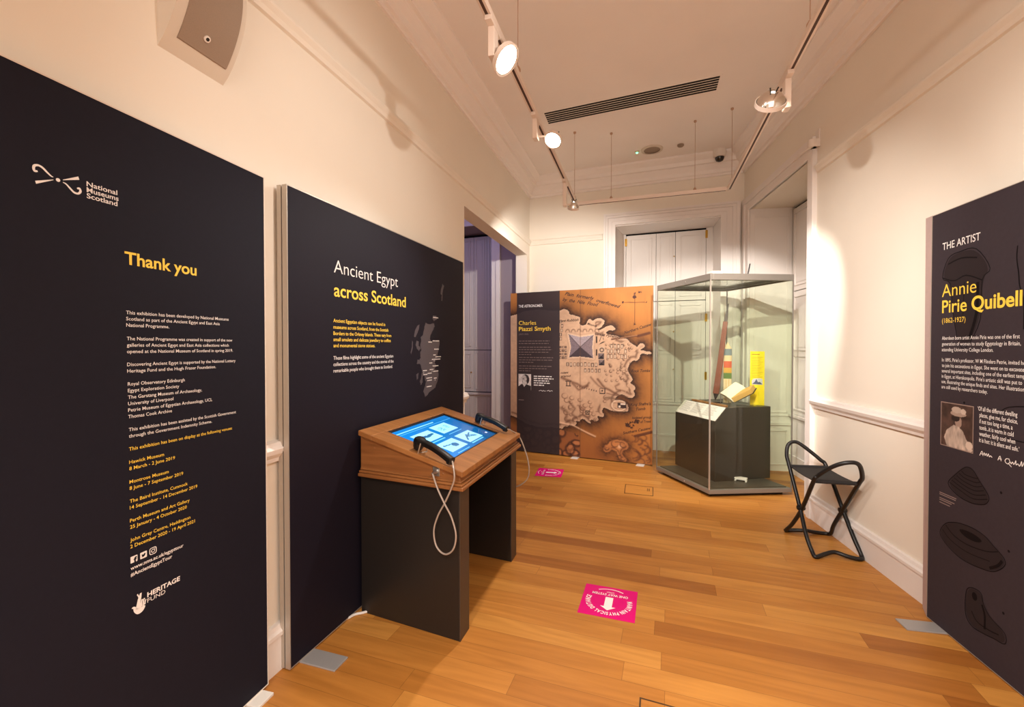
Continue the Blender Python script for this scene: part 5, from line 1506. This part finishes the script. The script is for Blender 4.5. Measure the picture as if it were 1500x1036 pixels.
mb = MB()
A0, A1, B0, B1_ = Vector((1.050, 3.785, .500)), Vector((1.296, 3.822, .500)), Vector((1.088, 3.415, .500)), Vector((1.340, 3.430, .500))
n_ = 8; vs_ = []
for i in range(n_ + 1):
    t = i / n_; sag = -.007 * math.sin(math.pi * t)
    for hh in (.003, -.003): vs_ += [A0.lerp(B0, t) + Vector((0, 0, sag + hh)), A1.lerp(B1_, t) + Vector((0, 0, sag + hh))]
fs = []
for i in range(n_):
    o = 4 * i; fs += [(o, o + 1, o + 5, o + 4), (o + 2, o + 6, o + 7, o + 3), (o, o + 4, o + 6, o + 2), (o + 1, o + 3, o + 7, o + 5)]
fs += [(0, 2, 3, 1), (4 * n_, 4 * n_ + 1, 4 * n_ + 3, 4 * n_ + 2)]
mb.add(vs_, fs); mb.tube([A0, A1], .014, 10); mb.tube([B0, B1_], .014, 10)
mb.build('seat', M['seat'], so)

# ================================================================== floor: stickers, floor boxes, cable


def arc_text(mb, F, body, cx, cz, r, a0, a1, size, weight=.02, h=.0012, inside=False):
    """letters along a circle from angle a0 to a1 (degrees, clockwise)"""
    ws = []
    for ch in body:
        if ch == ' ': ws.append(.32); continue
        v = glyphs(ch, weight)[0]; ws.append(v[:, 0].max() - v[:, 0].min() + .10)
    tot = sum(ws); pos = 0
    for ch, w in zip(body, ws):
        am = math.radians(a0 + (a1 - a0) * (pos + w / 2) / tot); pos += w
        if ch == ' ': continue
        ang = am - math.pi / 2 + (math.pi if inside else 0)
        wid = math.radians(abs(a1 - a0)) * r * (w - .10) / tot
        x, z = cx + r * math.cos(am), cz + r * math.sin(am)
        put_text(mb, F, ch, x - math.cos(ang) * wid / 2, z - math.sin(ang) * wid / 2, wid, size, weight, 0, h, ang)


def sticker(label, F, loc, w=.292, hgt=.300, rot=0):
    root = thing('floor_sticker', label, 'floor sticker', loc, 'one way stickers on the floor')
    a, b = w / 2, hgt / 2
    mb = MB(); fbox(mb, F, -a, a, 0.0, .0012, -b, b); mb.build('vinyl', M['magenta'], root)
    mb = MB(); flat(mb, F, [(-.021, -.042), (.021, -.042), (.021, .050), (.041, .050), (0, .085), (-.041, .050), (-.021, .050)], .0018); mb.build('arrow', M['sticker_white'], root, normals=False)
    mb = MB(); arc_text(mb, F, 'MAINTAIN PHYSICAL DISTANCE', 0, 0, .100, 198, -18, .037, .03, .0018); mb.build('arc_text', M['sticker_white'], root, normals=False)
    mb = MB(); put_text(mb, F, 'ONE WAY SYSTEM', -.098, -.079, .196, .031, .014, 0, .0018); mb.build('straight_text', M['sticker_white'], root, normals=False)
    mb = MB()
    stroke(mb, F, [(-.022, -.090), (-.008, -.087), (0, -.092), (.008, -.097), (.022, -.094)], .0022, .0018); stroke(mb, F, [(-.020, -.098), (.020, -.089)], .0022, .0018)
    for k in range(19):
        t0, t1 = math.radians(238 + k * 3.4), math.radians(238 + k * 3.4 + 2.5); q = []
        for t, r in ((t0, .122), (t1, .122), (t1, .130), (t0, .130)): q.append((r * math.cos(t) * 1.02, r * math.sin(t)))
        flat(mb, F, q, .0018)
    mb.build('small_print', M['sticker_white'], root, normals=False)


ca_, sa_ = math.cos(math.radians(2)), math.sin(math.radians(2))
sticker('magenta one way sticker on the floor in front of the kiosk, arrow toward camera', Face((-.185, 2.462, .0005), (-ca_, sa_, 0), (-sa_, -ca_, 0)), (-.185, 2.462, 0))
sticker('magenta one way sticker on the floor by the map panel, arrow toward the case', Face((-1.010, 4.824, .0005), (sa_ * 2, -ca_, 0), (ca_, sa_ * 2, 0)), (-1.010, 4.824, 0), .31, .288)


def floor_box(label, q):
    root = thing('floor_box', label, 'floor box', (sum(p[0] for p in q) / 4, sum(p[1] for p in q) / 4, 0), 'floor socket boxes')
    P = [Vector((x, y, 0)) for x, y in q]; c = sum(P, Vector()) / 4
    mb = MB()
    for i in range(4):
        a, b = P[i], P[(i + 1) % 4]; ai, bi = a.lerp(c, .05), b.lerp(c, .05); z = Vector((0, 0, .0018))
        mb.hexa([a, b, bi, ai], [a + z, b + z, bi + z, ai + z])
    mb.build('trim_ring', M['box_trim'], root)
    mb = MB(); I = [p.lerp(c, .05) for p in P]; z = Vector((0, 0, .0012)); mb.hexa(I, [p + z for p in I]); mb.build('lid', M['floor'], root)
    mb = MB()
    e = (P[1] - P[0]).normalized(); g = (P[2] - P[1]).normalized(); o = P[1].lerp(c, .24)
    for i in range(2):
        for j in range(4):
            p = o - e * (.010 + .016 * i) + g * (.03 + .022 * j); z0, z1 = Vector((0, 0, .0012)), Vector((0, 0, .002))
            qd = [p, p + e * .009, p + e * .009 + g * .012, p + g * .012]; mb.hexa([v + z0 for v in qd], [v + z1 for v in qd])
    mb.build('cable_flap', M['box_trim'], root)


floor_box('flush oak lidded floor box in front of the glass case', [(-.187, 4.635), (.084, 4.612), (.079, 4.338), (-.186, 4.350)])
floor_box('flush floor box at the bottom edge nearest the camera', [(-.015, 1.822), (.255, 1.800), (.245, 1.53), (-.025, 1.55)])
mb = MB(); mb.tube(smooth([(-1.50, 1.86, .007), (-1.456, 1.917, .007), (-1.44, 1.955, .007), (-1.405, 1.985, .007), (-1.36, 2.03, .007)], 6), .0065, 8)
tag(mb.build('power_cable', M['cable_white'], None), 'white power cable on floor between the wide panel and kiosk', 'cable')
